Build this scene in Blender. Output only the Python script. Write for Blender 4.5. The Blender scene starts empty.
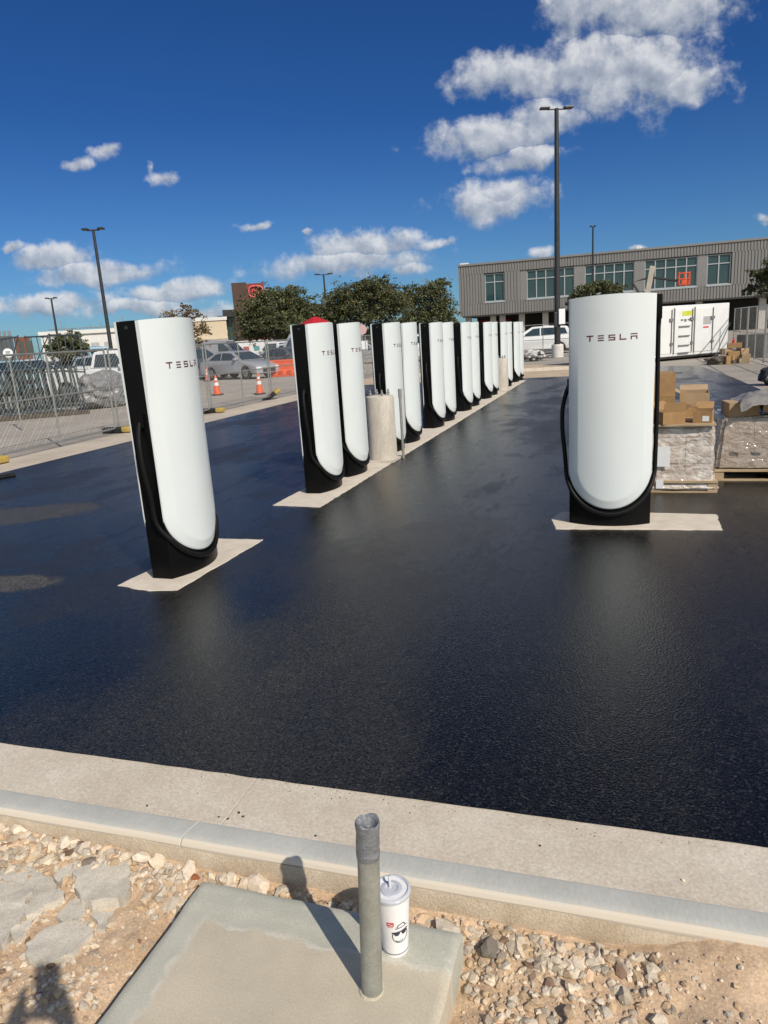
import bpy, bmesh, math, random
import numpy as np
from mathutils import Vector, Matrix, noise

random.seed(7); np.random.seed(7)
S = bpy.context.scene
COL = S.collection
PI = math.pi

# ------------------------------------------------------------------ camera
FPX, CX, CY, CAMZ = 710.0, 384.0, 512.0, 1.7
PITCH = math.atan(175.0 / FPX); ROLL = math.radians(3.7); YAW = math.radians(18.8)
def zrot(v):   # heading frame -> world (world +Y runs along the row of chargers)
    c, s = math.cos(YAW), math.sin(YAW)
    return Vector((v[0]*c - v[1]*s, v[0]*s + v[1]*c, v[2]))
_f = Vector((0, math.cos(PITCH), -math.sin(PITCH))); _u0 = Vector((0, math.sin(PITCH), math.cos(PITCH))); _r0 = Vector((1, 0, 0))
FWD = zrot(_f)
RGT = zrot(_r0*math.cos(ROLL) - _u0*math.sin(ROLL))
UPV = zrot(_r0*math.sin(ROLL) + _u0*math.cos(ROLL))
CAM = Vector((0, 0, CAMZ))
cd = bpy.data.cameras.new("camera"); cam = bpy.data.objects.new("camera", cd); COL.objects.link(cam)
cam.matrix_world = Matrix(((RGT.x, UPV.x, -FWD.x, 0), (RGT.y, UPV.y, -FWD.y, 0), (RGT.z, UPV.z, -FWD.z, CAMZ), (0, 0, 0, 1)))
cd.sensor_fit = 'VERTICAL'; cd.sensor_height = 36; cd.sensor_width = 27; cd.lens = FPX/1024*36
cd.clip_start = 0.02; cd.clip_end = 3000
S.camera = cam

def ray(px, py): return RGT*((px-CX)/FPX) - UPV*((py-CY)/FPX) + FWD
def G(px, py, z=0.0):
    d = ray(px, py); return CAM + d*((z-CAMZ)/d.z)
def D(px, py, dist):
    d = ray(px, py); return CAM + d*(dist/math.hypot(d.x, d.y))
def onplane(px, py, P0, N):
    d = ray(px, py); return CAM + d*((P0-CAM).dot(N)/d.dot(N))

# ------------------------------------------------------------------ world and sun
SUN_AZ, SUN_EL = math.radians(129.6), math.radians(42.0)      # azimuth clockwise from +Y
w = bpy.data.worlds.new("World"); S.world = w; w.use_nodes = True
nt = w.node_tree; nt.nodes.clear()
SKY_STRENGTH, CLOUD_GAIN = 0.085, 1.0
def N(t, **kw):
    n = nt.nodes.new(t)
    for k, v in kw.items(): setattr(n, k, v)
    return n
def L(a, b): nt.links.new(a, b)
def sock(n, i, v):
    if hasattr(v, "is_output") or hasattr(v, "links"): L(v, n.inputs[i])
    else: n.inputs[i].default_value = v
def MA(op, a, b=0.0, c=None, clamp=False):
    n = N("ShaderNodeMath", operation=op, use_clamp=clamp); sock(n, 0, a); sock(n, 1, b)
    if c is not None: sock(n, 2, c)
    return n.outputs[0]
def VM(op, a, b=(0, 0, 0)):
    n = N("ShaderNodeVectorMath", operation=op); sock(n, 0, a); sock(n, 1, b)
    return n.outputs["Value" if op in ("LENGTH", "DOT_PRODUCT") else "Vector"]
sky = N("ShaderNodeTexSky", sky_type='NISHITA', sun_disc=False, sun_elevation=SUN_EL, sun_rotation=SUN_AZ,
        air_density=1.0, dust_density=0.35, ozone_density=2.2, altitude=200)
tc = N("ShaderNodeTexCoord").outputs["Generated"]
hx = VM("DOT_PRODUCT", tc, tuple(zrot((1, 0, 0)))); hy = VM("DOT_PRODUCT", tc, tuple(zrot((0, 1, 0)))); hz = VM("DOT_PRODUCT", tc, (0, 0, 1))
hyc = MA("MAXIMUM", hy, 0.05)
cmb = N("ShaderNodeCombineXYZ"); L(MA("DIVIDE", hx, hyc), cmb.inputs[0]); L(MA("DIVIDE", hz, hyc), cmb.inputs[1])
P = cmb.outputs[0]
def noise_node(vec, scale, detail=6, rough=0.6):
    n = N("ShaderNodeTexNoise"); L(vec, n.inputs["Vector"]); n.inputs["Scale"].default_value = scale
    n.inputs["Detail"].default_value = detail; n.inputs["Roughness"].default_value = rough; return n
wn = noise_node(P, 11, 6, 0.55)
off = VM("MULTIPLY", VM("SUBTRACT", wn.outputs["Color"], (0.5, 0.5, 0.5)), (0.085, 0.05, 0))
PD = VM("ADD", P, off)
CLOUDS = [  # px, py, rx, ry
    (650, 8, 95, 34), (575, 8, 40, 26), (585, 66, 62, 34), (520, 72, 66, 26), (640, 72, 78, 42), (690, 86, 34, 22),
    (490, 134, 72, 20), (545, 122, 42, 26), (520, 160, 46, 12),
    (494, 202, 64, 20), (505, 190, 36, 16),
    (365, 246, 62, 18), (345, 265, 92, 13), (430, 246, 28, 9), (412, 271, 28, 9),
    (14, 243, 16, 7), (48, 259, 44, 14), (95, 272, 80, 13), (175, 289, 56, 10), (50, 303, 80, 12), (130, 306, 70, 10), (200, 312, 40, 10),
    (103, 153, 20, 8), (72, 164, 17, 8), (163, 173, 24, 9), (150, 163, 8, 9), (258, 228, 18, 6), (302, 232, 7, 4),
    (764, 215, 11, 7), (540, 255, 18, 7), (640, 250, 14, 4)]
field = None; vert = None
for (px, py, rx, ry) in CLOUDS:
    d = ray(px, py); h = Vector((d.dot(zrot((1, 0, 0))), d.dot(zrot((0, 1, 0))), d.z))
    cx, cy = h.x/h.y, h.z/h.y; k = 1.0/(FPX*h.y)
    q = VM("MULTIPLY", VM("SUBTRACT", PD, (cx, cy, 0)), (1/(rx*k*1.12), 1/(ry*k*1.12), 0))
    f = MA("SUBTRACT", 1.0 if rx > 29 else 0.80, VM("LENGTH", q))
    sp = N("ShaderNodeSeparateXYZ"); L(q, sp.inputs[0])
    if field is None: field, vert = f, sp.outputs[1]
    else:
        g = MA("GREATER_THAN", f, field)
        mx = N("ShaderNodeMix"); L(g, mx.inputs[0]); L(vert, mx.inputs[2]); L(sp.outputs[1], mx.inputs[3]); vert = mx.outputs[0]
        field = MA("SMOOTH_MAX", f, field, 0.12)
n2 = noise_node(P, 24, 9, 0.60).outputs["Fac"]
P3 = VM("ADD", P, (0.010, 0.014, 0)); n3 = noise_node(P3, 24, 5, 0.56).outputs["Fac"]
dens = MA("MULTIPLY_ADD", MA("SUBTRACT", n2, 0.5), 1.9, field)
mr = N("ShaderNodeMapRange", interpolation_type='SMOOTHSTEP'); L(dens, mr.inputs[0]); mr.inputs[1].default_value = -0.05; mr.inputs[2].default_value = 0.62
alpha = MA("MULTIPLY", mr.outputs[0], MA("GREATER_THAN", hy, 0.06))
alpha = MA("MULTIPLY", alpha, 0.88)
emb = MA("MULTIPLY", MA("SUBTRACT", n2, n3), 1.9)
br = MA("ADD", MA("ADD", MA("MULTIPLY", vert, 0.46), emb), 0.60, clamp=True)
cr = N("ShaderNodeValToRGB"); L(br, cr.inputs[0])
cr.color_ramp.elements[0].color = (0.25, 0.30, 0.38, 1); cr.color_ramp.elements[1].color = (0.74, 0.75, 0.77, 1)
e = cr.color_ramp.elements.new(0.5); e.color = (0.44, 0.48, 0.55, 1)
bk = noise_node(VM("MULTIPLY", tc, (1.0, 1.0, 1.6)), 2.6, 6, 0.55).outputs["Fac"]
bmr = N("ShaderNodeMapRange", interpolation_type='SMOOTHSTEP'); L(bk, bmr.inputs[0]); bmr.inputs[1].default_value = 0.50; bmr.inputs[2].default_value = 0.66
alpha = MA("MAXIMUM", alpha, MA("MULTIPLY", bmr.outputs[0], MA("LESS_THAN", hy, -0.05)))  # clouds added out of view behind the camera, as fill light
ccol = VM("MULTIPLY", cr.outputs[0], (CLOUD_GAIN/SKY_STRENGTH,)*3)
tint = N("ShaderNodeValToRGB"); L(MA("MULTIPLY", MA("MAXIMUM", hz, 0.0), 1.6), tint.inputs[0])
tint.color_ramp.elements[0].color = (0.36, 0.62, 0.88, 1); tint.color_ramp.elements[1].color = (0.13, 0.36, 0.72, 1); tint.color_ramp.elements[1].position = 0.85
te = tint.color_ramp.elements.new(0.12); te.color = (0.30, 0.55, 0.88, 1); te = tint.color_ramp.elements.new(0.42); te.color = (0.15, 0.385, 0.76, 1)
shx, shy = math.sin(SUN_AZ), math.cos(SUN_AZ)
tow = N("ShaderNodeMapRange", interpolation_type='SMOOTHSTEP'); L(VM("DOT_PRODUCT", tc, (shx, shy, 0)), tow.inputs[0]); tow.inputs[1].default_value = -0.25; tow.inputs[2].default_value = 0.55
tmix = N("ShaderNodeMix", data_type='RGBA'); L(tow.outputs[0], tmix.inputs[0]); L(tint.outputs[0], tmix.inputs[6]); tmix.inputs[7].default_value = (1.75, 1.6, 1.35, 1)     # the hazy bright side of the sky, round the sun, boosted to add fill light
skyc = VM("MULTIPLY", sky.outputs[0], tmix.outputs[2])
mixc = N("ShaderNodeMix", data_type='RGBA'); L(alpha, mixc.inputs[0]); L(skyc, mixc.inputs[6]); L(ccol, mixc.inputs[7])
bg = N("ShaderNodeBackground"); L(mixc.outputs[2], bg.inputs[0]); bg.inputs[1].default_value = SKY_STRENGTH
out = N("ShaderNodeOutputWorld"); L(bg.outputs[0], out.inputs[0])

sl = bpy.data.lights.new("sun", 'SUN'); sun = bpy.data.objects.new("sun", sl); COL.objects.link(sun)
sl.energy = 4.3; sl.angle = math.radians(0.53); sl.color = (1.0, 0.91, 0.79)
sdir = Vector((math.sin(SUN_AZ)*math.cos(SUN_EL), math.cos(SUN_AZ)*math.cos(SUN_EL), math.sin(SUN_EL)))
sun.rotation_euler = sdir.to_track_quat('Z', 'Y').to_euler(); sun.location = (0, 0, 30)
vs = S.view_settings; vs.view_transform = 'Standard'; vs.look = 'None'; vs.gamma = 1; vs.use_curve_mapping = False; vs.exposure = 0.0
S.cycles.max_bounces = 8; S.cycles.use_denoising = True
S.cycles.sample_clamp_indirect = 6.0

# ------------------------------------------------------------------ materials
MATS = {}
def mat(name, c1, c2=None, scale=8.0, rough=0.6, metal=0.0, bump=0.0, bscale=60.0, detail=5, rough2=None, spec=0.5, coat=0.0, stretch=None, attr=None, lo=0.35, hi=0.65, grain=0.0, gscale=320):
    if name in MATS: return MATS[name]
    m = bpy.data.materials.new(name); m.use_nodes = True; t = m.node_tree; b = t.nodes["Principled BSDF"]
    tcn = t.nodes.new("ShaderNodeTexCoord"); vec = tcn.outputs["Object"]
    if stretch:
        mp = t.nodes.new("ShaderNodeMapping"); mp.inputs["Scale"].default_value = stretch; t.links.new(vec, mp.inputs[0]); vec = mp.outputs[0]
    nz = t.nodes.new("ShaderNodeTexNoise"); nz.inputs["Scale"].default_value = scale; nz.inputs["Detail"].default_value = detail; nz.inputs["Roughness"].default_value = 0.62
    t.links.new(vec, nz.inputs["Vector"])
    mrn = t.nodes.new("ShaderNodeMapRange"); mrn.inputs[1].default_value = lo; mrn.inputs[2].default_value = hi; t.links.new(nz.outputs["Fac"], mrn.inputs[0])
    mx = t.nodes.new("ShaderNodeMix"); mx.data_type = 'RGBA'; t.links.new(mrn.outputs[0], mx.inputs[0])
    c2 = c2 or tuple(x*0.85 for x in c1)
    mx.inputs[6].default_value = (*c1, 1); mx.inputs[7].default_value = (*c2, 1)
    colout = mx.outputs[2]
    if grain:
        g1 = t.nodes.new("ShaderNodeTexNoise"); g1.inputs["Scale"].default_value = gscale; g1.inputs["Detail"].default_value = 6; g1.inputs["Roughness"].default_value = .75; t.links.new(vec, g1.inputs["Vector"])
        g2 = t.nodes.new("ShaderNodeMapRange"); g2.inputs[1].default_value = .32; g2.inputs[2].default_value = .68; g2.inputs[3].default_value = 1-grain; g2.inputs[4].default_value = 1+grain; t.links.new(g1.outputs["Fac"], g2.inputs[0])
        gm = t.nodes.new("ShaderNodeVectorMath"); gm.operation = 'SCALE'; t.links.new(colout, gm.inputs[0]); t.links.new(g2.outputs[0], gm.inputs["Scale"]); colout = gm.outputs[0]
    if attr:
        at = t.nodes.new("ShaderNodeAttribute"); at.attribute_name = attr
        m2 = t.nodes.new("ShaderNodeMix"); m2.data_type = 'RGBA'; m2.blend_type = 'MULTIPLY'; m2.inputs[0].default_value = 1
        t.links.new(colout, m2.inputs[6]); t.links.new(at.outputs["Color"], m2.inputs[7]); colout = m2.outputs[2]
    t.links.new(colout, b.inputs["Base Color"])
    b.inputs["Roughness"].default_value = rough; b.inputs["Metallic"].default_value = metal
    b.inputs["Specular IOR Level"].default_value = spec; b.inputs["Coat Weight"].default_value = coat; b.inputs["Coat Roughness"].default_value = 0.08
    if rough2 is not None:
        r = t.nodes.new("ShaderNodeMapRange"); r.inputs[1].default_value = lo; r.inputs[2].default_value = hi; r.inputs[3].default_value = rough; r.inputs[4].default_value = rough2
        t.links.new(nz.outputs["Fac"], r.inputs[0]); t.links.new(r.outputs[0], b.inputs["Roughness"])
    if bump:
        bn = t.nodes.new("ShaderNodeTexNoise"); bn.inputs["Scale"].default_value = bscale; bn.inputs["Detail"].default_value = 4; t.links.new(vec, bn.inputs["Vector"])
        bp = t.nodes.new("ShaderNodeBump"); bp.inputs["Strength"].default_value = bump; bp.inputs["Distance"].default_value = 0.02
        t.links.new(bn.outputs["Fac"], bp.inputs["Height"]); t.links.new(bp.outputs[0], b.inputs["Normal"])
    MATS[name] = m; return m

def slab_mat():
    m = bpy.data.materials.new("slab_concrete"); m.use_nodes = True; t = m.node_tree; b = t.nodes["Principled BSDF"]; Lk = t.links.new
    tcn = t.nodes.new("ShaderNodeTexCoord").outputs["Object"]; sp = t.nodes.new("ShaderNodeSeparateXYZ"); Lk(tcn, sp.inputs[0])
    def nz(sc, det=8, ro=.6):
        n = t.nodes.new("ShaderNodeTexNoise"); n.inputs["Scale"].default_value = sc; n.inputs["Detail"].default_value = det; n.inputs["Roughness"].default_value = ro; Lk(tcn, n.inputs["Vector"]); return n.outputs["Fac"]
    def ma(op, a, b_):
        n = t.nodes.new("ShaderNodeMath"); n.operation = op
        for i, v in enumerate((a, b_)):
            if isinstance(v, (int, float)): n.inputs[i].default_value = v
            else: Lk(v, n.inputs[i])
        return n.outputs[0]
    def mr(v, a, b_, c, d):
        n = t.nodes.new("ShaderNodeMapRange"); n.interpolation_type = 'SMOOTHSTEP'; n.inputs[1].default_value = a; n.inputs[2].default_value = b_; n.inputs[3].default_value = c; n.inputs[4].default_value = d; Lk(v, n.inputs[0]); return n.outputs[0]
    def mixc(f, a, c):
        n = t.nodes.new("ShaderNodeMix"); n.data_type = 'RGBA'; Lk(f, n.inputs[0])
        for i, v in ((6, a), (7, c)):
            if isinstance(v, tuple): n.inputs[i].default_value = (*v, 1)
            else: Lk(v, n.inputs[i])
        return n.outputs[2]
    wob = ma('MULTIPLY', ma('SUBTRACT', nz(7), .5), .10)
    # smooth greenish margin trowelled last along the far and left edges; beige broomed middle
    far = mr(ma('ADD', sp.outputs[1], wob), 1.425, 1.450, 0, 1); lef = mr(ma('ADD', sp.outputs[0], wob), -1.135, -1.105, 1, 0)
    marg = ma('MAXIMUM', far, lef)
    lip = ma('MULTIPLY', ma('MULTIPLY', marg, ma('SUBTRACT', 1.0, marg)), 2.2)
    beige = mixc(mr(nz(3.5, 10), .35, .68, 0, 1), (.535, .475, .365), (.45, .40, .31))
    green = mixc(mr(nz(6, 10), .35, .68, 0, 1), (.475, .465, .39), (.41, .41, .34))
    c = mixc(marg, beige, green); c = mixc(ma('MULTIPLY', lip, mr(nz(14), .4, .6, .2, 1)), c, (.62, .60, .53))
    c = mixc(mr(nz(30, 6), .66, .74, 0, .5), c, (.36, .33, .26)); c = mixc(mr(nz(11, 9, .7), .62, .72, 0, .35), c, (.62, .58, .50))
    n = t.nodes.new("ShaderNodeVectorMath"); n.operation = 'SCALE'; Lk(c, n.inputs[0]); Lk(mr(nz(190, 7, .75), .3, .7, .88, 1.12), n.inputs["Scale"])
    Lk(n.outputs[0], b.inputs["Base Color"]); b.inputs["Roughness"].default_value = .88
    bp = t.nodes.new("ShaderNodeBump"); bp.inputs["Strength"].default_value = .10; bp.inputs["Distance"].default_value = .01; Lk(nz(160, 8), bp.inputs["Height"]); Lk(bp.outputs[0], b.inputs["Normal"])
    MATS["slab_concrete"] = m; return m
def asphalt_mat():
    m = bpy.data.materials.new("fresh_asphalt"); m.use_nodes = True; t = m.node_tree; b = t.nodes["Principled BSDF"]
    Lk = t.links.new
    tcn = t.nodes.new("ShaderNodeTexCoord").outputs["Object"]
    def nz(scale, det=4, ro=0.55, vec=None):
        n = t.nodes.new("ShaderNodeTexNoise"); n.inputs["Scale"].default_value = scale; n.inputs["Detail"].default_value = det; n.inputs["Roughness"].default_value = ro
        Lk(vec or tcn, n.inputs["Vector"]); return n.outputs["Fac"]
    def mr(v, a, b_, c, d, sm=False):
        n = t.nodes.new("ShaderNodeMapRange"); n.inputs[1].default_value = a; n.inputs[2].default_value = b_; n.inputs[3].default_value = c; n.inputs[4].default_value = d
        if sm: n.interpolation_type = 'SMOOTHSTEP'
        Lk(v, n.inputs[0]); return n.outputs[0]
    def ma(op, a, b_):
        n = t.nodes.new("ShaderNodeMath"); n.operation = op
        for i, v in enumerate((a, b_)):
            if isinstance(v, (int, float)): n.inputs[i].default_value = v
            else: Lk(v, n.inputs[i])
        return n.outputs[0]
    def vec(sx, sy, rz):
        mp = t.nodes.new("ShaderNodeMapping"); mp.inputs["Scale"].default_value = (sx, sy, 1.0); mp.inputs["Rotation"].default_value = (0, 0, rz); Lk(tcn, mp.inputs[0]); return mp.outputs[0]
    sp = t.nodes.new("ShaderNodeSeparateXYZ"); Lk(tcn, sp.inputs[0])
    A = mr(nz(0.42, 8, 0.62, vec(1, .55, .3)), 0.50, 0.60, 0, 1, True)         # broad drier patches
    B = mr(nz(1.5, 8, 0.66, vec(1, .30, -.1)), 0.52, 0.66, 0, 1, True)         # roller streaks
    C = mr(nz(4.5, 7, 0.7, vec(1, .6, .5)), 0.50, 0.72, 0, 1, True)            # small scuffs
    fine = nz(170, 5, 0.8); grain = mr(fine, 0.36, 0.66, 0.1, 2.1)
    wob = ma('MULTIPLY', ma('SUBTRACT', nz(3.0, 6, .7), .5), .10)
    seam = mr(ma('ABSOLUTE', ma('ADD', ma('SUBTRACT', sp.outputs[0], -.62), wob), 0), .003, .013, 1, 0, True)   # long paving joint
    seam = ma('MULTIPLY', seam, mr(nz(2.2, 4), .42, .56, 0, 1))
    base = ma('ADD', 0.0050, ma('ADD', ma('MULTIPLY', A, 0.0095), ma('ADD', ma('MULTIPLY', B, 0.0055), ma('MULTIPLY', C, 0.0035))))
    base = ma('MULTIPLY', ma('MULTIPLY', base, grain), ma('SUBTRACT', 1.0, ma('MULTIPLY', seam, .25)))
    def blot(x, y, rx, ry, rz):
        mp_ = t.nodes.new("ShaderNodeMapping"); mp_.vector_type = 'TEXTURE'; mp_.inputs["Location"].default_value = (x, y, 0.008); mp_.inputs["Rotation"].default_value = (0, 0, rz); mp_.inputs["Scale"].default_value = (rx, ry, 1)
        Lk(tcn, mp_.inputs[0]); ln = t.nodes.new("ShaderNodeVectorMath"); ln.operation = 'LENGTH'; Lk(mp_.outputs[0], ln.inputs[0])
        return mr(ma('ADD', ln.outputs["Value"], ma('MULTIPLY', ma('SUBTRACT', nz(2.5, 7, .65), .5), 1.1)), .75, 1.1, 1, 0, True)
    stain = ma('MAXIMUM', ma('MAXIMUM', blot(-6.4, 6.1, .95, .5, .5), blot(-4.6, 4.05, .5, .22, .3)), ma('MULTIPLY', blot(-1.6, 5.6, 1.0, .5, .9), .35))
    base = ma('ADD', base, ma('MULTIPLY', ma('MULTIPLY', stain, .045), mr(nz(60, 6, .7), .3, .7, .3, 1.5)))
    vo = t.nodes.new("ShaderNodeTexVoronoi"); vo.inputs["Scale"].default_value = 85; Lk(tcn, vo.inputs["Vector"])
    vg = t.nodes.new("ShaderNodeTexVoronoi"); vg.inputs["Scale"].default_value = 120; Lk(tcn, vg.inputs["Vector"])
    sg = t.nodes.new("ShaderNodeSeparateColor"); Lk(vg.outputs["Color"], sg.inputs[0])
    base = ma('MULTIPLY', base, mr(sg.outputs[0], 0, 1, .35, 1.9))
    base = ma('ADD', base, ma('MULTIPLY', mr(sg.outputs[1], .88, .93, 0, 1), .022))
    speck = ma('MULTIPLY', mr(vo.outputs["Distance"], .16, .24, 1, 0), mr(nz(47, 2), .56, .63, 0, 1))
    base = ma('ADD', base, ma('MULTIPLY', speck, .05))
    cmb = t.nodes.new("ShaderNodeCombineColor"); Lk(base, cmb.inputs[0]); Lk(ma('MULTIPLY', base, .97), cmb.inputs[1]); Lk(ma('MULTIPLY', base, .90), cmb.inputs[2])
    Lk(cmb.outputs[0], b.inputs["Base Color"])
    rg = ma('ADD', ma('ADD', 0.21, ma('MULTIPLY', A, 0.16)), ma('ADD', ma('MULTIPLY', B, .12), ma('MULTIPLY', C, .06)))
    Lk(ma('ADD', ma('ADD', rg, ma('MULTIPLY', stain, .3)), ma('MULTIPLY', mr(fine, .4, .7, -.05, .12), 1)), b.inputs["Roughness"]); b.inputs["Specular IOR Level"].default_value = 0.42
    h = ma('ADD', ma('MULTIPLY', fine, 0.5), ma('MULTIPLY', vo.outputs["Distance"], 0.9))
    bp = t.nodes.new("ShaderNodeBump"); bp.inputs["Strength"].default_value = 0.36; bp.inputs["Distance"].default_value = 0.005; Lk(h, bp.inputs["Height"])
    bp2 = t.nodes.new("ShaderNodeBump"); bp2.inputs["Strength"].default_value = 0.2; bp2.inputs["Distance"].default_value = 0.01; bp2.invert = True; Lk(seam, bp2.inputs["Height"]); Lk(bp.outputs[0], bp2.inputs["Normal"])
    Lk(bp2.outputs[0], b.inputs["Normal"])
    return m

M_ASPH = asphalt_mat()
M_GUT = mat("gutter_concrete", (.61, .55, .46), (.50, .435, .35), 3, .92, bump=.12, bscale=400, detail=12, lo=.34, hi=.68, grain=.22, gscale=90)
M_KERB = mat("kerb_concrete", (.55, .55, .495), (.48, .48, .43), 5, .9, bump=.05, bscale=500, detail=10, grain=.09, gscale=120, stretch=(1, .25, 1))
def tint_nosing(m):      # near nosing painted beige: rubbed-in dirt and the sunlit top's warmer tone
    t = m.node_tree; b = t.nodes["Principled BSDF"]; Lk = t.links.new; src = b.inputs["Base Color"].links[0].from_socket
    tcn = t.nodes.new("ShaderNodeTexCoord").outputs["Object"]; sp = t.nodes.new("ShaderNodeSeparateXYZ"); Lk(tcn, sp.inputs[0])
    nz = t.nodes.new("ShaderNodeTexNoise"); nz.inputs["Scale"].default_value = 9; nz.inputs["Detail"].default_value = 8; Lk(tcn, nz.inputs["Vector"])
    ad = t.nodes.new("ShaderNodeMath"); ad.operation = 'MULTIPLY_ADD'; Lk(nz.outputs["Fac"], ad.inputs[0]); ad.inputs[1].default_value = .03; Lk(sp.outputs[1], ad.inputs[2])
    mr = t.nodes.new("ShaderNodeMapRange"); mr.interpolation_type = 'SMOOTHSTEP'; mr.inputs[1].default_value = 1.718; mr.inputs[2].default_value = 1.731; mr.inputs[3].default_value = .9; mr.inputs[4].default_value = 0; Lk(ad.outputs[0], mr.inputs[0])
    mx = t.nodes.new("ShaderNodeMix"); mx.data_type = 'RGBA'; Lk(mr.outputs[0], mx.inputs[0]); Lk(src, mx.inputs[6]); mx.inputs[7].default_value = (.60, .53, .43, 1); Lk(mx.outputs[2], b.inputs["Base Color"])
tint_nosing(M_KERB)
M_KERBBACK = mat("kerb_back_concrete", (.54, .455, .345), (.42, .335, .235), 7, .97, bump=.25, bscale=160, detail=10, grain=.2, gscale=130)
M_SLAB = slab_mat()
M_PAD = mat("pad_concrete", (.64, .575, .48), (.54, .475, .39), 7, .9, bump=.08, bscale=300, detail=10, grain=.08, gscale=90)
M_PIER = mat("pier_concrete", (.56, .52, .455), (.40, .365, .31), 5, .92, bump=.3, bscale=60, detail=10, stretch=(1, 1, .3), grain=.14, gscale=60)
M_LOT = mat("old_lot_concrete", (.37, .335, .285), (.28, .25, .215), .6, .95, detail=10, grain=.12, gscale=9)
M_STRIP = mat("pavement_concrete", (.52, .455, .37), (.40, .345, .275), 1.2, .95, detail=9, grain=.10, gscale=14)
M_TAN = mat("tan_fill", (.52, .41, .29), (.40, .31, .22), 1.5, .95, bump=.3, bscale=10, detail=8)
M_GROUND = mat("far_ground", (.30, .27, .22), (.22, .21, .16), .2, .95, detail=8)
M_DIRT = mat("caliche_dirt", (.60, .44, .295), (.46, .325, .205), 5, .98, bump=.22, bscale=330, detail=12, grain=.34, gscale=120)
M_STONE = mat("limestone", (.74, .66, .545), (.60, .525, .42), 30, .95, bump=.25, bscale=300, attr="Col", grain=.16, gscale=220)
M_CHUNK = mat("broken_concrete", (.64, .59, .495), (.50, .455, .375), 12, .96, bump=.3, bscale=260, detail=10, grain=.2, gscale=150)
M_WHITE = mat("white_shell_paint", (.65, .695, .70), (.63, .675, .68), 2, .34, coat=.15)
M_BLACK = mat("black_post_plastic", (.003, .003, .0032), (.0045, .0045, .005), 4, .35, spec=.14)
M_CABLE = mat("black_cable_rubber", (.004, .004, .0042), (.006, .006, .006), 20, .5, spec=.2)
M_RED = mat("dark_red_letters", (.12, .025, .03), (.10, .025, .03), 20, .4)
M_GALV = mat("galvanised_steel", (.42, .42, .40), (.30, .30, .28), 35, .45, metal=.6, bump=.05)
M_CONDUIT = mat("galvanised_conduit", (.34, .345, .31), (.25, .255, .225), 22, .55, metal=.3, bump=.08, bscale=240, detail=8, grain=.14, gscale=200)
M_TAPE = mat("duct_tape", (.23, .24, .26), (.13, .14, .155), 45, .45, metal=.1, bump=.3, bscale=90, stretch=(1, 1, 3))
M_DARKM = mat("dark_metal", (.02, .02, .022), (.03, .03, .03), 5, .45)
M_CUP = mat("white_paper_cup", (.80, .80, .80), (.77, .77, .78), 30, .45)
M_LID = mat("translucent_lid", (.52, .545, .59), (.48, .50, .55), 15, .25)
M_STRAW = mat("clear_straw", (.62, .64, .64), (.55, .58, .58), 30, .2)
M_INK = mat("navy_ink", (.03, .03, .06), (.035, .035, .07), 30, .5)
M_REDINK = mat("red_ink", (.62, .03, .05), (.55, .03, .05), 30, .5)
M_CARD = mat("cardboard", (.37, .225, .10), (.29, .17, .075), 5, .88, bump=.12, bscale=25, detail=8, grain=.06, gscale=40)
M_CARD2 = mat("pale_cardboard", (.42, .30, .18), (.33, .23, .135), 5, .88, bump=.12, bscale=25, detail=8, grain=.06, gscale=40)
M_WOOD = mat("pallet_wood", (.46, .35, .22), (.34, .25, .15), 6, .85, bump=.15, bscale=30, stretch=(1, 6, 6))
M_LABELW = mat("white_sticker", (.75, .77, .78), (.7, .72, .74), 12, .5)
M_LEAF = mat("oak_leaf", (.095, .10, .038), (.06, .068, .026), 1.2, .6, attr="Col")
M_LEAFA = mat("autumn_leaf", (.17, .105, .05), (.12, .095, .04), 1.2, .7, attr="Col")
M_BARK = mat("bark", (.10, .08, .06), (.06, .05, .04), 8, .9, bump=.5, bscale=20)
M_GLASS = mat("dark_glass", (.015, .03, .04), (.02, .04, .05), .5, .08, spec=.8)
M_TYRE = mat("tyre_rubber", (.015, .015, .015), None, 8, .8)
M_RIM = mat("wheel_rim", (.35, .35, .36), (.22, .22, .23), 8, .35, metal=.7)
M_ORANGE = mat("orange_plastic", (.75, .11, .03), (.62, .09, .03), 5, .5)
M_REFL = mat("white_reflective_band", (.75, .72, .70), None, 9, .4)
M_YEL = mat("yellow_block", (.48, .33, .07), (.36, .26, .07), 8, .6)
def paint(name, c): return mat("paint_" + name, c, tuple(x*.93 for x in c), 2, .3, coat=.6)

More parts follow.
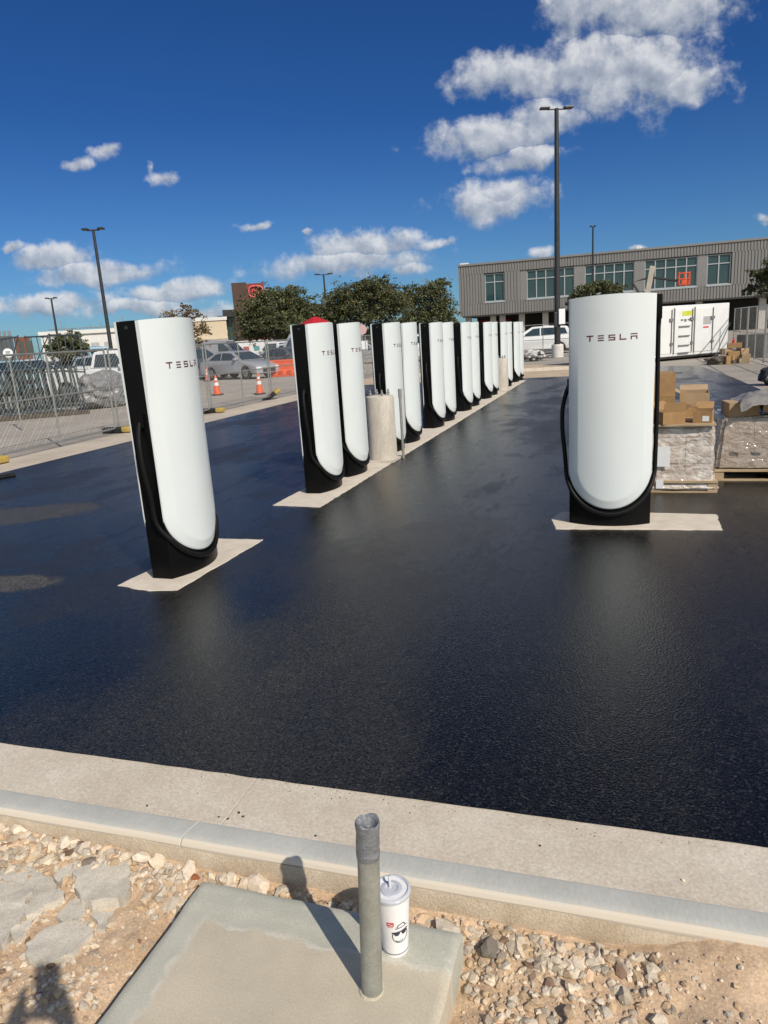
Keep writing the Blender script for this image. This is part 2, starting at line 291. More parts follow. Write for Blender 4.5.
# ------------------------------------------------------------------ mesh helpers
class MB:
    def __init__(s): s.v = []; s.f = []; s.c = []
    def add(s, v, f, M=None, c=None):
        o = len(s.v)
        s.v += [tuple(M @ Vector(p)) if M is not None else tuple(p) for p in v]
        s.f += [tuple(i+o for i in q) for q in f]
        s.c += [c or (1, 1, 1)]*len(v)
        return s
    def box(s, lo, hi, M=None):
        x0, y0, z0 = lo; x1, y1, z1 = hi
        v = [(x0,y0,z0),(x1,y0,z0),(x1,y1,z0),(x0,y1,z0),(x0,y0,z1),(x1,y0,z1),(x1,y1,z1),(x0,y1,z1)]
        return s.add(v, [(0,3,2,1),(4,5,6,7),(0,1,5,4),(1,2,6,5),(2,3,7,6),(3,0,4,7)], M)
    def bevbox(s, lo, hi, b=.01, M=None):
        bm = bmesh.new(); bmesh.ops.create_cube(bm, size=1)
        for v in bm.verts: v.co = Vector([(lo[i]+hi[i])/2 + v.co[i]*(hi[i]-lo[i]) for i in range(3)])
        bmesh.ops.bevel(bm, geom=bm.edges[:], offset=b, segments=2, affect='EDGES', profile=.6)
        return s.addbm(bm, M)
    def addbm(s, bm, M=None):
        bm.verts.index_update()
        s.add([v.co[:] for v in bm.verts], [[v.index for v in f.verts] for f in bm.faces], M); bm.free(); return s
    def prism(s, poly, a, b, axis='z', M=None, bevel=0, seg=1):
        """poly 2D outline; extruded a..b along axis. axis z: (x,y); y: (x,z); x: (y,z)"""
        def mk(p, t): return {'z': (p[0], p[1], t), 'y': (p[0], t, p[1]), 'x': (t, p[0], p[1])}[axis]
        bm = bmesh.new()
        va = [bm.verts.new(mk(p, a)) for p in poly]; vb = [bm.verts.new(mk(p, b)) for p in poly]
        n = len(poly)
        bm.faces.new(va); bm.faces.new(vb[::-1])
        for i in range(n): bm.faces.new((va[i], vb[i], vb[(i+1) % n], va[(i+1) % n]))
        bmesh.ops.recalc_face_normals(bm, faces=bm.faces[:])
        if bevel:
            cap = [e for e in bm.edges if (e.verts[0] in va) == (e.verts[1] in va)]
            bmesh.ops.bevel(bm, geom=cap, offset=bevel, segments=seg, affect='EDGES', profile=.5)
        return s.addbm(bm, M)
    def cyl(s, p0, p1, r0, r1=None, n=12, cap=True, M=None):
        r1 = r0 if r1 is None else r1
        p0, p1 = Vector(p0), Vector(p1); d = (p1-p0).normalized()
        a = d.orthogonal().normalized(); b = d.cross(a); v = []
        for p, r in ((p0, r0), (p1, r1)):
            for i in range(n): t = 2*PI*i/n; v.append(p + a*(r*math.cos(t)) + b*(r*math.sin(t)))
        f = [(i, (i+1) % n, n+(i+1) % n, n+i) for i in range(n)]
        if cap: f += [tuple(range(n))[::-1], tuple(range(n, 2*n))]
        return s.add(v, f, M)
    def tube(s, pts, r, n=8, M=None):
        pts = [Vector(p) for p in pts]; rs = r if isinstance(r, (list, tuple)) else [r]*len(pts)
        v = []; a = None
        for i, p in enumerate(pts):
            d = (pts[min(i+1, len(pts)-1)] - pts[max(i-1, 0)]).normalized()
            a = d.orthogonal().normalized() if a is None else (a - d*a.dot(d)).normalized()
            b = d.cross(a)
            for k in range(n): t = 2*PI*k/n; v.append(p + a*(rs[i]*math.cos(t)) + b*(rs[i]*math.sin(t)))
        f = []
        for i in range(len(pts)-1):
            for k in range(n): f.append((i*n+k, i*n+(k+1) % n, (i+1)*n+(k+1) % n, (i+1)*n+k))
        f += [tuple(range(n))[::-1], tuple(range((len(pts)-1)*n, len(pts)*n))]
        return s.add(v, f, M)
    def lathe(s, prof, n=24, M=None, capb=True, capt=True):
        v = []; f = []
        for r, z in prof:
            for k in range(n): t = 2*PI*k/n; v.append((r*math.cos(t), r*math.sin(t), z))
        for i in range(len(prof)-1):
            for k in range(n): f.append((i*n+k, i*n+(k+1) % n, (i+1)*n+(k+1) % n, (i+1)*n+k))
        if capb: f.append(tuple(range(n))[::-1])
        if capt: f.append(tuple(range((len(prof)-1)*n, len(prof)*n)))
        return s.add(v, f, M)
    def quad(s, a, b, c, d, M=None): return s.add([a, b, c, d], [(0, 1, 2, 3)], M)
    def build(s, name, m, parent=None, smooth=False, angle=35, colors=False):
        me = bpy.data.meshes.new(name); me.from_pydata([tuple(p) for p in s.v], [], s.f); me.update()
        if colors:
            at = me.color_attributes.new("Col", 'FLOAT_COLOR', 'POINT')
            at.data.foreach_set("color", np.array([(*c, 1) for c in s.c], dtype=np.float32).ravel())
        me.materials.append(m)
        if smooth:
            me.shade_smooth()
            try: me.set_sharp_from_angle(angle=math.radians(angle))
            except Exception: pass
        o = bpy.data.objects.new(name, me); COL.objects.link(o)
        if parent is not None: o.parent = parent
        return o

def tag(o, label=None, cat=None, group=None, kind=None):
    if label: o["label"] = label
    if cat: o["category"] = cat
    if group: o["group"] = group
    if kind: o["kind"] = kind
    return o
def empty(name, loc=(0, 0, 0), rz=0.0, label=None, cat=None, group=None):
    o = bpy.data.objects.new(name, None); COL.objects.link(o); o.location = loc; o.rotation_euler = (0, 0, rz); o.empty_display_size = .2
    return tag(o, label, cat, group)
def copy_tree(o, parent=None):
    c = o.copy(); COL.objects.link(c)
    if parent is not None: c.parent = parent
    for ch in [x for x in o.children]: copy_tree(ch, c)
    return c
def sheet(name, poly, z, m, kind='structure'):
    o = MB().add([(p[0], p[1], z) for p in poly], [tuple(range(len(poly)))]).build(name, m)
    o["kind"] = kind; return o
def rough_outline(poly, step=.06, amp=.006, seed=0):
    rnd = random.Random(seed); o = []
    for i in range(len(poly)):
        a = Vector(poly[i]); b = Vector(poly[(i+1) % len(poly)]); n = max(1, int((b-a).length/step))
        for k in range(n):
            p = a.lerp(b, k/n); q = (b-a).normalized(); nn = Vector((-q.y, q.x))
            o.append(tuple(p + nn*(rnd.uniform(-amp, amp) if k else 0)))
    return o

# ------------------------------------------------------------------ SETTING: ground
R_ = 900
sheet("ground", [(-R_, -R_), (R_, -R_), (R_, R_), (-R_, R_)], -0.10, M_GROUND)
ASPH = [(-9.2, 2.077)] + [(x/10, 2.235 + .00172*x + .006*noise.noise((x*.9, 0, 0)) + .003*noise.noise((x*3.1, 5, 0))) for x in range(-90, 30)] + [(3.02, 2.287), (3.02, 18), (2.95, 22), (2.65, 27.6), (1.2, 28.8), (-.3, 28.8), (-1.4, 25.2), (-9.1, 25.2), (-9.2, 20)]
sheet("asphalt_lot", ASPH, 0.008, M_ASPH)
sheet("old_parking_lot", [(-160, -30), (-10.4, -30), (-10.4, 50), (-30, 140), (-160, 140)], -0.012, M_LOT)
sheet("pavement_strip", [(-10.39, -30)] + [(-9.15 + .05*noise.noise((0, y*.5, 3)), y) for y in range(-30, 26)] + [(-10.39, 25)], -0.004, M_STRIP)
sheet("tan_fill_ground", [(-10.39, 25.0), (-1.3, 25.0), (-.2, 28.7), (.9, 28.9), (.9, 33), (-10.39, 36)], -0.006, M_TAN)
sheet("concrete_apron", [(.9, 28.85), (2.6, 27.6), (3.0, 18), (3.0, 2.2), (30, 2.2), (30, 36), (.9, 33)], -0.006, M_LOT)
sheet("far_road", [(-10.39, 36), (.9, 33), (30, 36), (60, 90), (-29, 110)], -0.014, M_LOT)

# gutter pan and kerb along the near edge (world X), joints as real gaps
JX = [-8.4, -5.2, -1.33, 2.0, 5.2]
def along(name, prof, m, x0, x1, smooth=False):
    mb = MB(); cuts = [x0] + JX + [x1]
    for a, b in zip(cuts[:-1], cuts[1:]): mb.prism(prof, a+.0018, b-.0018, 'x', bevel=.002)
    o = mb.build(name, m, None, True, 14); o["kind"] = 'structure'; o.rotation_euler = (0, 0, .0172); o.location = (0, .0103, 0); return o
along("gutter", [(2.28, -.09), (2.28, .004), (2.05, .004), (1.877, .003), (1.874, -.09)], M_GUT, -10, 8)
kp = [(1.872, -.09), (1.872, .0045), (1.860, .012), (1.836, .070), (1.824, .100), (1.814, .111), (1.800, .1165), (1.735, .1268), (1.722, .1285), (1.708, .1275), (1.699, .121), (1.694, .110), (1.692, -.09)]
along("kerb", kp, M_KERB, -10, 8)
# rough mortar skin left by the form on the kerb's back
mb = MB(); xs = np.arange(-10, 8, .04); rows = [.108, .085, .05, .01, -.05]
for i, x in enumerate(xs):
    for j, z in enumerate(rows):
        mb.v.append((x, 1.6895 - (0.004 + .012*j/4 + .010*abs(noise.noise((x*6, z*14, 2)))) * (0 if j == 0 else 1), z + (.008*noise.noise((x*3, 1, 9)) if j == 0 else 0))); mb.c.append((1, 1, 1))
for i in range(len(xs)-1):
    for j in range(4): a = i*5+j; mb.f.append((a, a+5, a+6, a+1))
o = mb.build("kerb_back", M_KERBBACK, smooth=True, angle=80); o["kind"] = 'structure'; o.rotation_euler = (0, 0, .0172); o.location = (0, .0103, 0)

# dirt in the foreground
SLX0, SLX1, SLY0, SLY1, SLZ = -1.205, -.387, .70, 1.572, .10
def dirt_h(x, y):
    h = .02 + .022*noise.fractal((x*1.3, y*1.3, 0), 1, 2, 3) + .010*noise.fractal((x*6, y*6, 4), 1, 2, 4) + .006*noise.fractal((x*26, y*26, 8), .8, 2, 3) + (.014*noise.fractal((x*8, y*8, 3), 1.1, 2, 5) if x > -.1 else 0)
    h += .030*max(0, min(1, (y-1.50)/.15)); k = max(0, min(1, (x+.25)/.75)); h += .060*k*k*(3-2*k) * max(0, min(1, (y-.9)/.7))
    h += .018*max(0, min(1, (-1.4-x)/.5))
    d = max(abs(x-(SLX0+SLX1)/2)-(SLX1-SLX0)/2, abs(y-(SLY0+SLY1)/2)-(SLY1-SLY0)/2)
    if d < .12: h -= .035*(1-max(0, d)/.12)
    return h
mb = MB(); nx, ny = 360, 220; X0, X1, Y0, Y1 = -3.4, 1.8, -1.5, 1.72
for j in range(ny+1):
    for i in range(nx+1):
        x = X0+(X1-X0)*i/nx; y = Y0+(Y1-Y0)*j/ny; mb.v.append((x, y, dirt_h(x, y))); mb.c.append((1, 1, 1))
for j in range(ny):
    for i in range(nx): a = j*(nx+1)+i; mb.f.append((a, a+1, a+nx+2, a+nx+1))
o = mb.build("dirt_ground", M_DIRT, smooth=True, angle=60); o["kind"] = 'structure'
sheet("dirt_field", [(-12, -12), (12, -12), (12, 1.67), (-12, 1.67)], -0.05, M_DIRT)

# ------------------------------------------------------------------ stones
ICO1 = bmesh.new(); bmesh.ops.create_icosphere(ICO1, subdivisions=1, radius=1)
IV = [v.co.copy() for v in ICO1.verts]; ICO1.verts.index_update(); IF = [[v.index for v in f.verts] for f in ICO1.faces]; ICO1.free()
ICO2 = bmesh.new(); bmesh.ops.create_icosphere(ICO2, subdivisions=2, radius=1)
IV2 = [v.co.copy() for v in ICO2.verts]; ICO2.verts.index_update(); IF2 = [[v.index for v in f.verts] for f in ICO2.faces]; ICO2.free()
def rock_verts(V, r, rnd, flat=.7):
    sx, sy, sz = r*rnd.uniform(.75, 1.3), r*rnd.uniform(.75, 1.2), r*rnd.uniform(flat*.7, flat*1.15)
    sd = rnd.uniform(0, 100); Q = Matrix.Rotation(rnd.uniform(0, 6.28), 4, 'Z') @ Matrix.Rotation(rnd.uniform(-.5, .5), 4, 'X') @ Matrix.Rotation(rnd.uniform(-.5, .5), 4, 'Y')
    # knock a few flat facets off so the stones look crushed
    planes = [(Vector((rnd.gauss(0, 1), rnd.gauss(0, 1), rnd.gauss(0, 1))).normalized(), rnd.uniform(.45, .8)) for _ in range(8)]
    o = []
    for v in V:
        p = v*(1 + .5*noise.noise(v*1.7 + Vector((sd, 0, 0))))
        for n, d in planes:
            q = p.dot(n)
            if q > d: p = p - n*(q-d)
        o.append(Q @ Vector((p.x*sx, p.y*sy, p.z*sz)))
    return o
STC = [(1.0, .97, .93), (1.0, .93, .84), (.90, .86, .80), (.78, .76, .74), (1.05, 1.0, .95), (.72, .6, .48), (.95, .78, .62), (.62, .58, .54), (.80, .66, .50)]
rnd = random.Random(3)
mb = MB()
def in_slab(x, y, m=0): return SLX0-m < x < SLX1+m and SLY0-m < y < SLY1+m
def stone(x, y, r, V=IV, F=IF):
    c = rnd.choice(STC); k = rnd.uniform(.75, 1.1)
    if rnd.random() < .03: c = (.35, .25, .2)
    mb.add([p + Vector((x, y, dirt_h(x, y) + r*.12)) for p in rock_verts(V, r, rnd)], F, None, tuple(k*t for t in c))
n = 0
while n < 1900:      # the strip along the kerb
    x = rnd.uniform(-2.9, .15); y = 1.665 - abs(rnd.gauss(0, .09)) - .012
    if x > -.3 and rnd.random() < .3: continue
    if in_slab(x, y, .015) or (x < -1.45 and y < 1.50): continue
    stone(x, y, rnd.choice((.006, .008, .011, .014, .018, .024)) * rnd.uniform(.8, 1.2)); n += 1
n = 0
while n < 1500:      # clods and chips pressed into the loose dirt at the right
    x = rnd.uniform(-.35, 1.1); y = rnd.uniform(.5, 1.68)
    if in_slab(x, y, .01) or noise.noise((x*4, y*4, 17)) < rnd.uniform(-.5, .35): continue
    r = rnd.choice((.003, .004, .005, .006, .008, .011)); c = rnd.choice(((.82, .66, .48), (.75, .58, .42), (.9, .78, .62), (1, .93, .84))); k = rnd.uniform(.8, 1.05)
    mb.add([p + Vector((x, y, dirt_h(x, y) + r*.05)) for p in rock_verts(IV, r, rnd)], IF, None, tuple(k*t for t in c)); n += 1
n = 0
while n < 420:       # small stones between and over the edges of the broken concrete
    p = G(rnd.uniform(-20, 95), rnd.uniform(836, 1000), .05)
    if p.x > -1.25: continue
    stone(p.x, p.y, rnd.choice((.005, .007, .009, .012, .016)) * rnd.uniform(.8, 1.2)); n += 1
n = 0
HA, HB, HC, HD = G(452, 915, .06), G(612, 955, .08), G(548, 940, .06), G(522, 1030, .05)
while n < 360:       # the ragged band of stones beside the pad, turning toward the camera
    q = rnd.random(); t = rnd.random()
    p = HA.lerp(HB, t) if q < .42 else HC.lerp(HD, t); sg = .028 if q < .42 else .04
    if q > .80: sg = .15
    x, y = p.x + rnd.gauss(0, sg*1.2), p.y + rnd.gauss(0, sg)
    if in_slab(x, y, .02) or y > 1.672: continue
    stone(x, y, rnd.choice((.004, .006, .008, .011, .015, .021) if q < .8 else (.003, .004, .006, .009)) * rnd.uniform(.8, 1.2)); n += 1
n = 0
while n < 13000:      # grit everywhere
    x = rnd.uniform(-2.9, 1.2); y = rnd.uniform(.2, 1.66)
    if in_slab(x, y, .01): continue
    if noise.noise((x*2.2, y*2.2, 7)) < rnd.uniform(-.6, .5): continue
    stone(x, y, rnd.choice((.002, .003, .003, .004, .006, .008, .011)) * rnd.uniform(.8, 1.3)); n += 1
o = mb.build("gravel", M_STONE, colors=True); o["kind"] = "stuff"; o["label"] = "pale crushed limestone gravel along the kerb and around the pad"
rc = random.Random(12); mb = MB()
def crumb(x, y, z, r, c): mb.add([p + Vector((x, y, z + r*.3)) for p in rock_verts(IV, r, rc)], IF, None, c)
for (px, py) in ((219, 817), (228, 819), (243, 817), (239, 813), (147, 806), (316, 836), (540, 846)):
    p = G(px, py, .004); crumb(p.x, p.y, .004, rc.uniform(.005, .008), (.07, .06, .055))
for _ in range(170):
    x = rc.uniform(-3.2, .9); y = 2.222 - abs(rc.gauss(0, .035)) if rc.random() < .85 else rc.uniform(1.87, 2.2)
    crumb(x, y, .004, rc.uniform(.0015, .004), rc.choice(((.10, .09, .085), (.2, .17, .14), (.5, .42, .33), (.7, .6, .5))))
p = G(683, 881, .004); crumb(p.x, p.y, .004, .007, (1.2, 1.15, 1.1))
o = mb.build("gutter_debris", M_STONE, colors=True); o["kind"] = "stuff"; o["label"] = "dark asphalt crumbs and grit scattered over the gutter"
# larger stones
def big_stone(name, x, y, r, label, cat, group, seed, flat=.75, c=(1, .95, .88), lift=.3):
    r_ = random.Random(seed); m_ = MB()
    m_.add([p + Vector((0, 0, r*lift)) for p in rock_verts(IV2, r, r_, flat)], IF2, None, c)
    o = m_.build(name, M_STONE, colors=True); o.location = (x, y, dirt_h(x, y)); return tag(o, label, cat, group)
k = 0
for (px, py, r, c) in [(35, 826, 9, 4), (85, 832, 10, 0), (98, 838, 8, 3), (152, 852, 10, 4), (205, 852, 9, 0), (175, 848, 8, 1), (240, 866, 9, 0), (252, 870, 8, 1), (230, 872, 9, 2), (262, 880, 12, 4), (218, 868, 8, 1), (285, 886, 8, 3), (52, 850, 9, 1), (120, 842, 8, 6)]:
    p = G(px, py, .05); k += 1
    big_stone("limestone_cobble", p.x, min(p.y, 1.64), r*.0033, "pale cream limestone cobble in the gravel strip left of the concrete pad", "stone", "cream cobbles by the kerb", 100+k, c=STC[c])
for (px, py, r, c) in [(500, 926, 10, 3), (522, 932, 11, 2), (540, 938, 9, 3), (560, 942, 10, 3), (478, 915, 10, 2), (580, 945, 9, 1), (592, 962, 11, 3), (575, 965, 8, 0), (545, 958, 10, 2), (612, 948, 8, 1), (530, 952, 9, 2), (632, 946, 7, 0), (555, 985, 8, 1), (528, 1012, 12, 4), (545, 1005, 8, 2), (630, 1015, 10, 1), (660, 1018, 8, 0), (735, 958, 6, 4)]:
    p = G(px, py, .06); k += 1; r *= .66
    big_stone("limestone_cobble", p.x, min(p.y, 1.64), r*.0031, "greyish limestone cobble in the loose heap right of the concrete pad", "stone", "greyish cobbles right of the pad", 200+k, c=tuple(.86*q for q in STC[c]), lift=.12)
p = G(452, 914, .05); big_stone("grey_concrete_lump", p.x, 1.62, .045, "round grey concrete lump wedged between cup and kerb", "stone", None, 301, c=(.72, .72, .72))
p = G(497, 918, .05); big_stone("dark_stone", p.x, 1.60, .035, "dark charcoal stone in the gravel just right of the pad corner", "stone", None, 302, c=(.28, .27, .27))
p = G(104, 848, .05); big_stone("dark_stone", p.x, 1.60, .030, "dark grey stone in the gravel strip at the left of the photo", "stone", None, 303, c=(.3, .28, .28))
p = G(208, 861, .05); big_stone("rusty_clod", p.x, 1.62, .016, "small rust brown clod against the kerb back near the pad corner", "clod", None, 304, c=(.42, .16, .07), lift=.9)
# broken concrete pieces (outlines traced, each a slab of its own thickness)
def zc(x, y): return (x*.2604, 800 + y*.2604)
CH = [("broken_concrete_piece", [(-60, 150), (10, 165), (150, 250), (228, 338), (92, 408), (118, 315), (60, 285), (-60, 280)], "long pale broken concrete piece at the left edge below the kerb", .035),
      ("broken_concrete_piece", [(-60, 292), (52, 290), (112, 318), (88, 402), (2, 520), (-60, 500)], "pale broken concrete piece cut by the photo's left edge, lower of two", .04),
      ("broken_concrete_piece", [(284, 268), (322, 236), (380, 226), (478, 230), (490, 262), (488, 320), (462, 356), (335, 364), (290, 318)], "rounded pale concrete slab piece lying flat above the others", .05),
      ("broken_concrete_piece", [(98, 520), (170, 462), (250, 440), (326, 432), (340, 478), (290, 530), (215, 575), (135, 585), (96, 562)], "darker grey oval concrete piece nearest the phone shadow", .04),
      ("broken_concrete_piece", [(350, 384), (428, 376), (420, 420), (396, 455), (362, 452)], "small triangular concrete piece below the rounded slab piece", .03),
      ("broken_concrete_piece", [(210, 408), (278, 340), (318, 372), (290, 420), (240, 432)], "small pale concrete piece wedged between rounded slab and grey oval", .035),
      ("broken_concrete_piece", [(203, 268), (262, 228), (296, 214), (280, 246), (226, 292)], "thin tilted concrete shard above the rounded slab piece", .045),
      ("broken_concrete_piece", [(10, 470), (60, 425), (112, 418), (90, 470), (50, 505)], "small tan concrete shard between the left pieces and grey oval", .03)]
for i, (nm, poly, lab, th) in enumerate(CH):
    ps = [G(*zc(*q), .075) for q in poly]; c = sum(ps, Vector())/len(ps)
    out2 = rough_outline([((p.x-c.x)*1.07, (p.y-c.y)*1.07) for p in ps], .018, .011, i)
    bm = bmesh.new(); vs_ = [bm.verts.new((x_, y_, th*.7)) for x_, y_ in out2]; f_ = bm.faces.new(vs_)
    r_ = bmesh.ops.inset_region(bm, faces=[f_], thickness=.010); 
    for v in vs_: v.co.z -= .010
    for k_ in range(4):
        big_ = [f for f in bm.faces if len(f.verts) > 4 or f.calc_area() > 2e-4]
        bmesh.ops.triangulate(bm, faces=bm.faces[:]); bmesh.ops.subdivide_edges(bm, edges=[e for e in bm.edges if e.calc_length() > .022], cuts=1)
    bmesh.ops.triangulate(bm, faces=bm.faces[:])
    bnd_ = [e for e in bm.edges if e.is_boundary]; r_ = bmesh.ops.extrude_edge_only(bm, edges=bnd_)
    low_ = set(g for g in r_["geom"] if isinstance(g, bmesh.types.BMVert))
    for v in bm.verts:
        if v in low_: v.co.z = -.06; v.co.x *= 1.02; v.co.y *= 1.02
        else: v.co.z += .006*noise.fractal((v.co.x*9+i*3, v.co.y*9, 1), 1, 2, 4) + .0022*noise.noise((v.co.x*60, v.co.y*60, i))
    bmesh.ops.recalc_face_normals(bm, faces=bm.faces[:])
    o = MB().addbm(bm).build(nm, M_CHUNK, None, True, 38); base = dirt_h(c.x, c.y); o.location = (c.x, c.y, base)
    o.rotation_euler = (random.uniform(-.06, .06), random.uniform(-.06, .06), 0)
    tag(o, lab, "concrete piece", "broken concrete pieces left of the pad")

# ------------------------------------------------------------------ foreground slab, conduit, cup
mb = MB(); bm = bmesh.new(); bmesh.ops.create_grid(bm, x_segments=60, y_segments=60, size=.5)
for v in bm.verts:
    x, y = v.co.x, v.co.y; X = SLX0+(SLX1-SLX0)*(x+.5); Y = SLY0+(SLY1-SLY0)*(y+.5)
    e_ = min(X-SLX0, SLX1-X, Y-SLY0, SLY1-Y)
    z = SLZ + .0015*noise.fractal((X*5, Y*5, 1), 1, 2, 3) - .007*max(0, 1-e_/.014)**2
    # trowelled margin: a shallow lip some way in from the far edge
    ln = 1.455 + .035*math.sin(X*5) + .012*noise.noise((X*7, 0, 3))
    z += .0035/(1+math.exp(-(Y-ln)/.006))
    jit = .004*noise.noise((X*9, Y*9, 5)) if e_ < .005 else 0
    v.co = (X+jit, Y+jit, z)
bnd = [e for e in bm.edges if e.is_boundary]
r = bmesh.ops.extrude_edge_only(bm, edges=bnd)
for v in [g for g in r["geom"] if isinstance(g, bmesh.types.BMVert)]: v.co.z = -.06
bmesh.ops.recalc_face_normals(bm, faces=bm.faces[:])
o = MB().addbm(bm).build("concrete_pad", M_SLAB, smooth=True, angle=40)
tag(o, "low square grey concrete pad in the dirt holding the capped conduit", "concrete pad")
# wooden form edge left in the dark gap on the pad's left side
o = MB().prism(rough_outline([(-1.232, .6), (-1.214, .6), (-1.214, 1.56), (-1.232, 1.56)], .1, .002), -.03, .045).build("form_board", M_DARKM)
tag(o, "dark form board edge in the gap along the pad's left side", "board")

pr = empty("conduit_stub", (-.572, 1.345, SLZ), 0, "grey galvanised conduit stub with taped top standing on the concrete pad", "conduit")
h = .480; pr.rotation_euler = (-.012, .042, 0); mb = MB(); mb.lathe([(.0275, -.01), (.0275, .004), (.0268, .01), (.0268, h-.07)], 24); mb.build("pipe", M_CONDUIT, pr, True)
mb = MB(); prof = []
for i in range(9):
    z = h-.085 + .095*i/8; prof.append((.0282 + .0006*math.sin(i*2.3) + (.002 if i > 6 else 0), z))
prof += [(.0265, h+.013), (.020, h+.006), (.012, h-.002), (.004, h-.004)]
mb.lathe(prof, 24)
for i, v in enumerate(mb.v):
    q = Vector(v); s = 1 + .07*noise.noise(q*35); mb.v[i] = (q.x*s, q.y*s, q.z + (.007*noise.noise(q*55) if q.z > h-.02 else 0))
mb.v = [tuple(v) for v in mb.v]; mb.build("taped_cap", M_TAPE, pr, False)
mb = MB(); mb.lathe([(.034, -.001), (.032, .0025), (.0275, .004)], 20, capt=False)
mb.v = [tuple(Vector(v)*(1+.15*noise.noise(Vector(v)*40))) for v in mb.v]
mb.build("grout_ring", M_SLAB, pr)

# cup: tapered paper cup, lid, straw, printed face emblem and red logo mark
cb = G(393, 951, SLZ)
cup = empty("drink_cup", (cb.x+.004, cb.y+.012, SLZ+.003), 0, "white paper drink cup with lid, straw and printed face beside the conduit", "cup")
CH_, RB, RT = .180, .0350, .0470
mb = MB(); mb.lathe([(RB-.002, .004), (RB, 0), (RB, .006), (RT, CH_), (RT+.002, CH_+.002), (RT+.002, CH_+.005)], 40); mb.build("cup_body", M_CUP, cup, True)
mb = MB(); mb.lathe([(RT+.0035, CH_-.002), (RT+.004, CH_+.006), (RT+.001, CH_+.009), (RT-.003, CH_+.010), (RT-.006, CH_+.004), (.030, CH_+.004), (.027, CH_+.009), (.018, CH_+.010), (.015, CH_+.006), (.001, CH_+.006)], 40); mb.build("lid", M_LID, cup, True)
mb = MB(); mb.tube([(-.004, .002, CH_-.02), (-.006, .006, CH_+.018), (-.008, .010, CH_+.036)], .0036, 10); mb.build("straw", M_STRAW, cup, True)
toc = Vector((-cup.location.x, -cup.location.y, 0)); a0 = math.atan2(toc.y, toc.x)
def cup_strip(mb, pts, wdt):
    """ribbon drawn on the cup: pts (angle offset measured as arc metres, z)"""
    pts2 = [pts[0]]
    for q in pts[1:]:
        p_ = pts2[-1]; n_ = max(1, int(math.hypot(q[0]-p_[0], q[1]-p_[1])/.0025)); pts2 += [(p_[0]+(q[0]-p_[0])*k_/n_, p_[1]+(q[1]-p_[1])*k_/n_) for k_ in range(1, n_+1)]
    for (a, b) in zip(pts2[:-1], pts2[1:]):
        dx, dz = b[0]-a[0], b[1]-a[1]; l = math.hypot(dx, dz) or 1e-6; nx_, nz_ = -dz/l*wdt/2, dx/l*wdt/2
        vs_ = []
        for (u, z) in ((a[0]+nx_, a[1]+nz_), (a[0]-nx_, a[1]-nz_), (b[0]-nx_, b[1]-nz_), (b[0]+nx_, b[1]+nz_)):
            rr = RB + (RT-RB)*(z-.006)/(CH_-.006) + .0009; t = a0 + u/rr
            vs_.append((rr*math.cos(t), rr*math.sin(t), z))
        mb.add(vs_, [(0, 1, 2, 3)])
mb = MB(); fc = (.016, .072)
def circ(cx, cz, r, a, b, n=14): return [(cx + r*math.cos(a+(b-a)*i/n), cz + r*math.sin(a+(b-a)*i/n)) for i in range(n+1)]
cup_strip(mb, circ(*fc, .0225, PI*.78, PI*2.2), .0022)
cup_strip(mb, circ(fc[0]-.004, fc[1]-.006, .012, PI*1.2, PI*1.8, 6), .0022)
cup_strip(mb, [(fc[0]-.024, fc[1]+.012), (fc[0]+.024, fc[1]+.016)], .004)
for sx in (-.010, .011):
    cup_strip(mb, [(fc[0]+sx-.008, fc[1]+.0085), (fc[0]+sx+.008, fc[1]+.0098)], .007)
    cup_strip(mb, [(fc[0]+sx-.005, fc[1]+.004), (fc[0]+sx+.005, fc[1]+.005)], .005)
cup_strip(mb, [(fc[0]-.010, fc[1]+.028), (fc[0]-.004, fc[1]+.036), (fc[0]+.010, fc[1]+.040), (fc[0]+.016, fc[1]+.030)], .0025)
cup_strip(mb, [(fc[0]-.014, fc[1]+.025), (fc[0]+.022, fc[1]+.029)], .0022)
mb.build("face_emblem", M_INK, cup)
mb = MB(); cup_strip(mb, [(-.020, .113), (-.001, .113)], .012); mb.build("logo_mark", M_REDINK, cup)
mb = MB(); cup_strip(mb, [(-.0175, .1135), (-.0115, .115), (-.0095, .1115), (-.0035, .1125)], .0022)
for i_, v in enumerate(mb.v): mb.v[i_] = (v[0]*1.01, v[1]*1.01, v[2])
mb.build("logo_script", M_CUP, cup)
mb = MB(); cup_strip(mb, [(-.018, .1035), (-.003, .1035)], .0016); mb.build("logo_caption", M_REDINK, cup)
mb = MB(); mb.lathe([(RB+.0011, .009), (RB+.0013, .0115)], 40, capb=False, capt=False); mb.build("base_line", M_INK, cup)

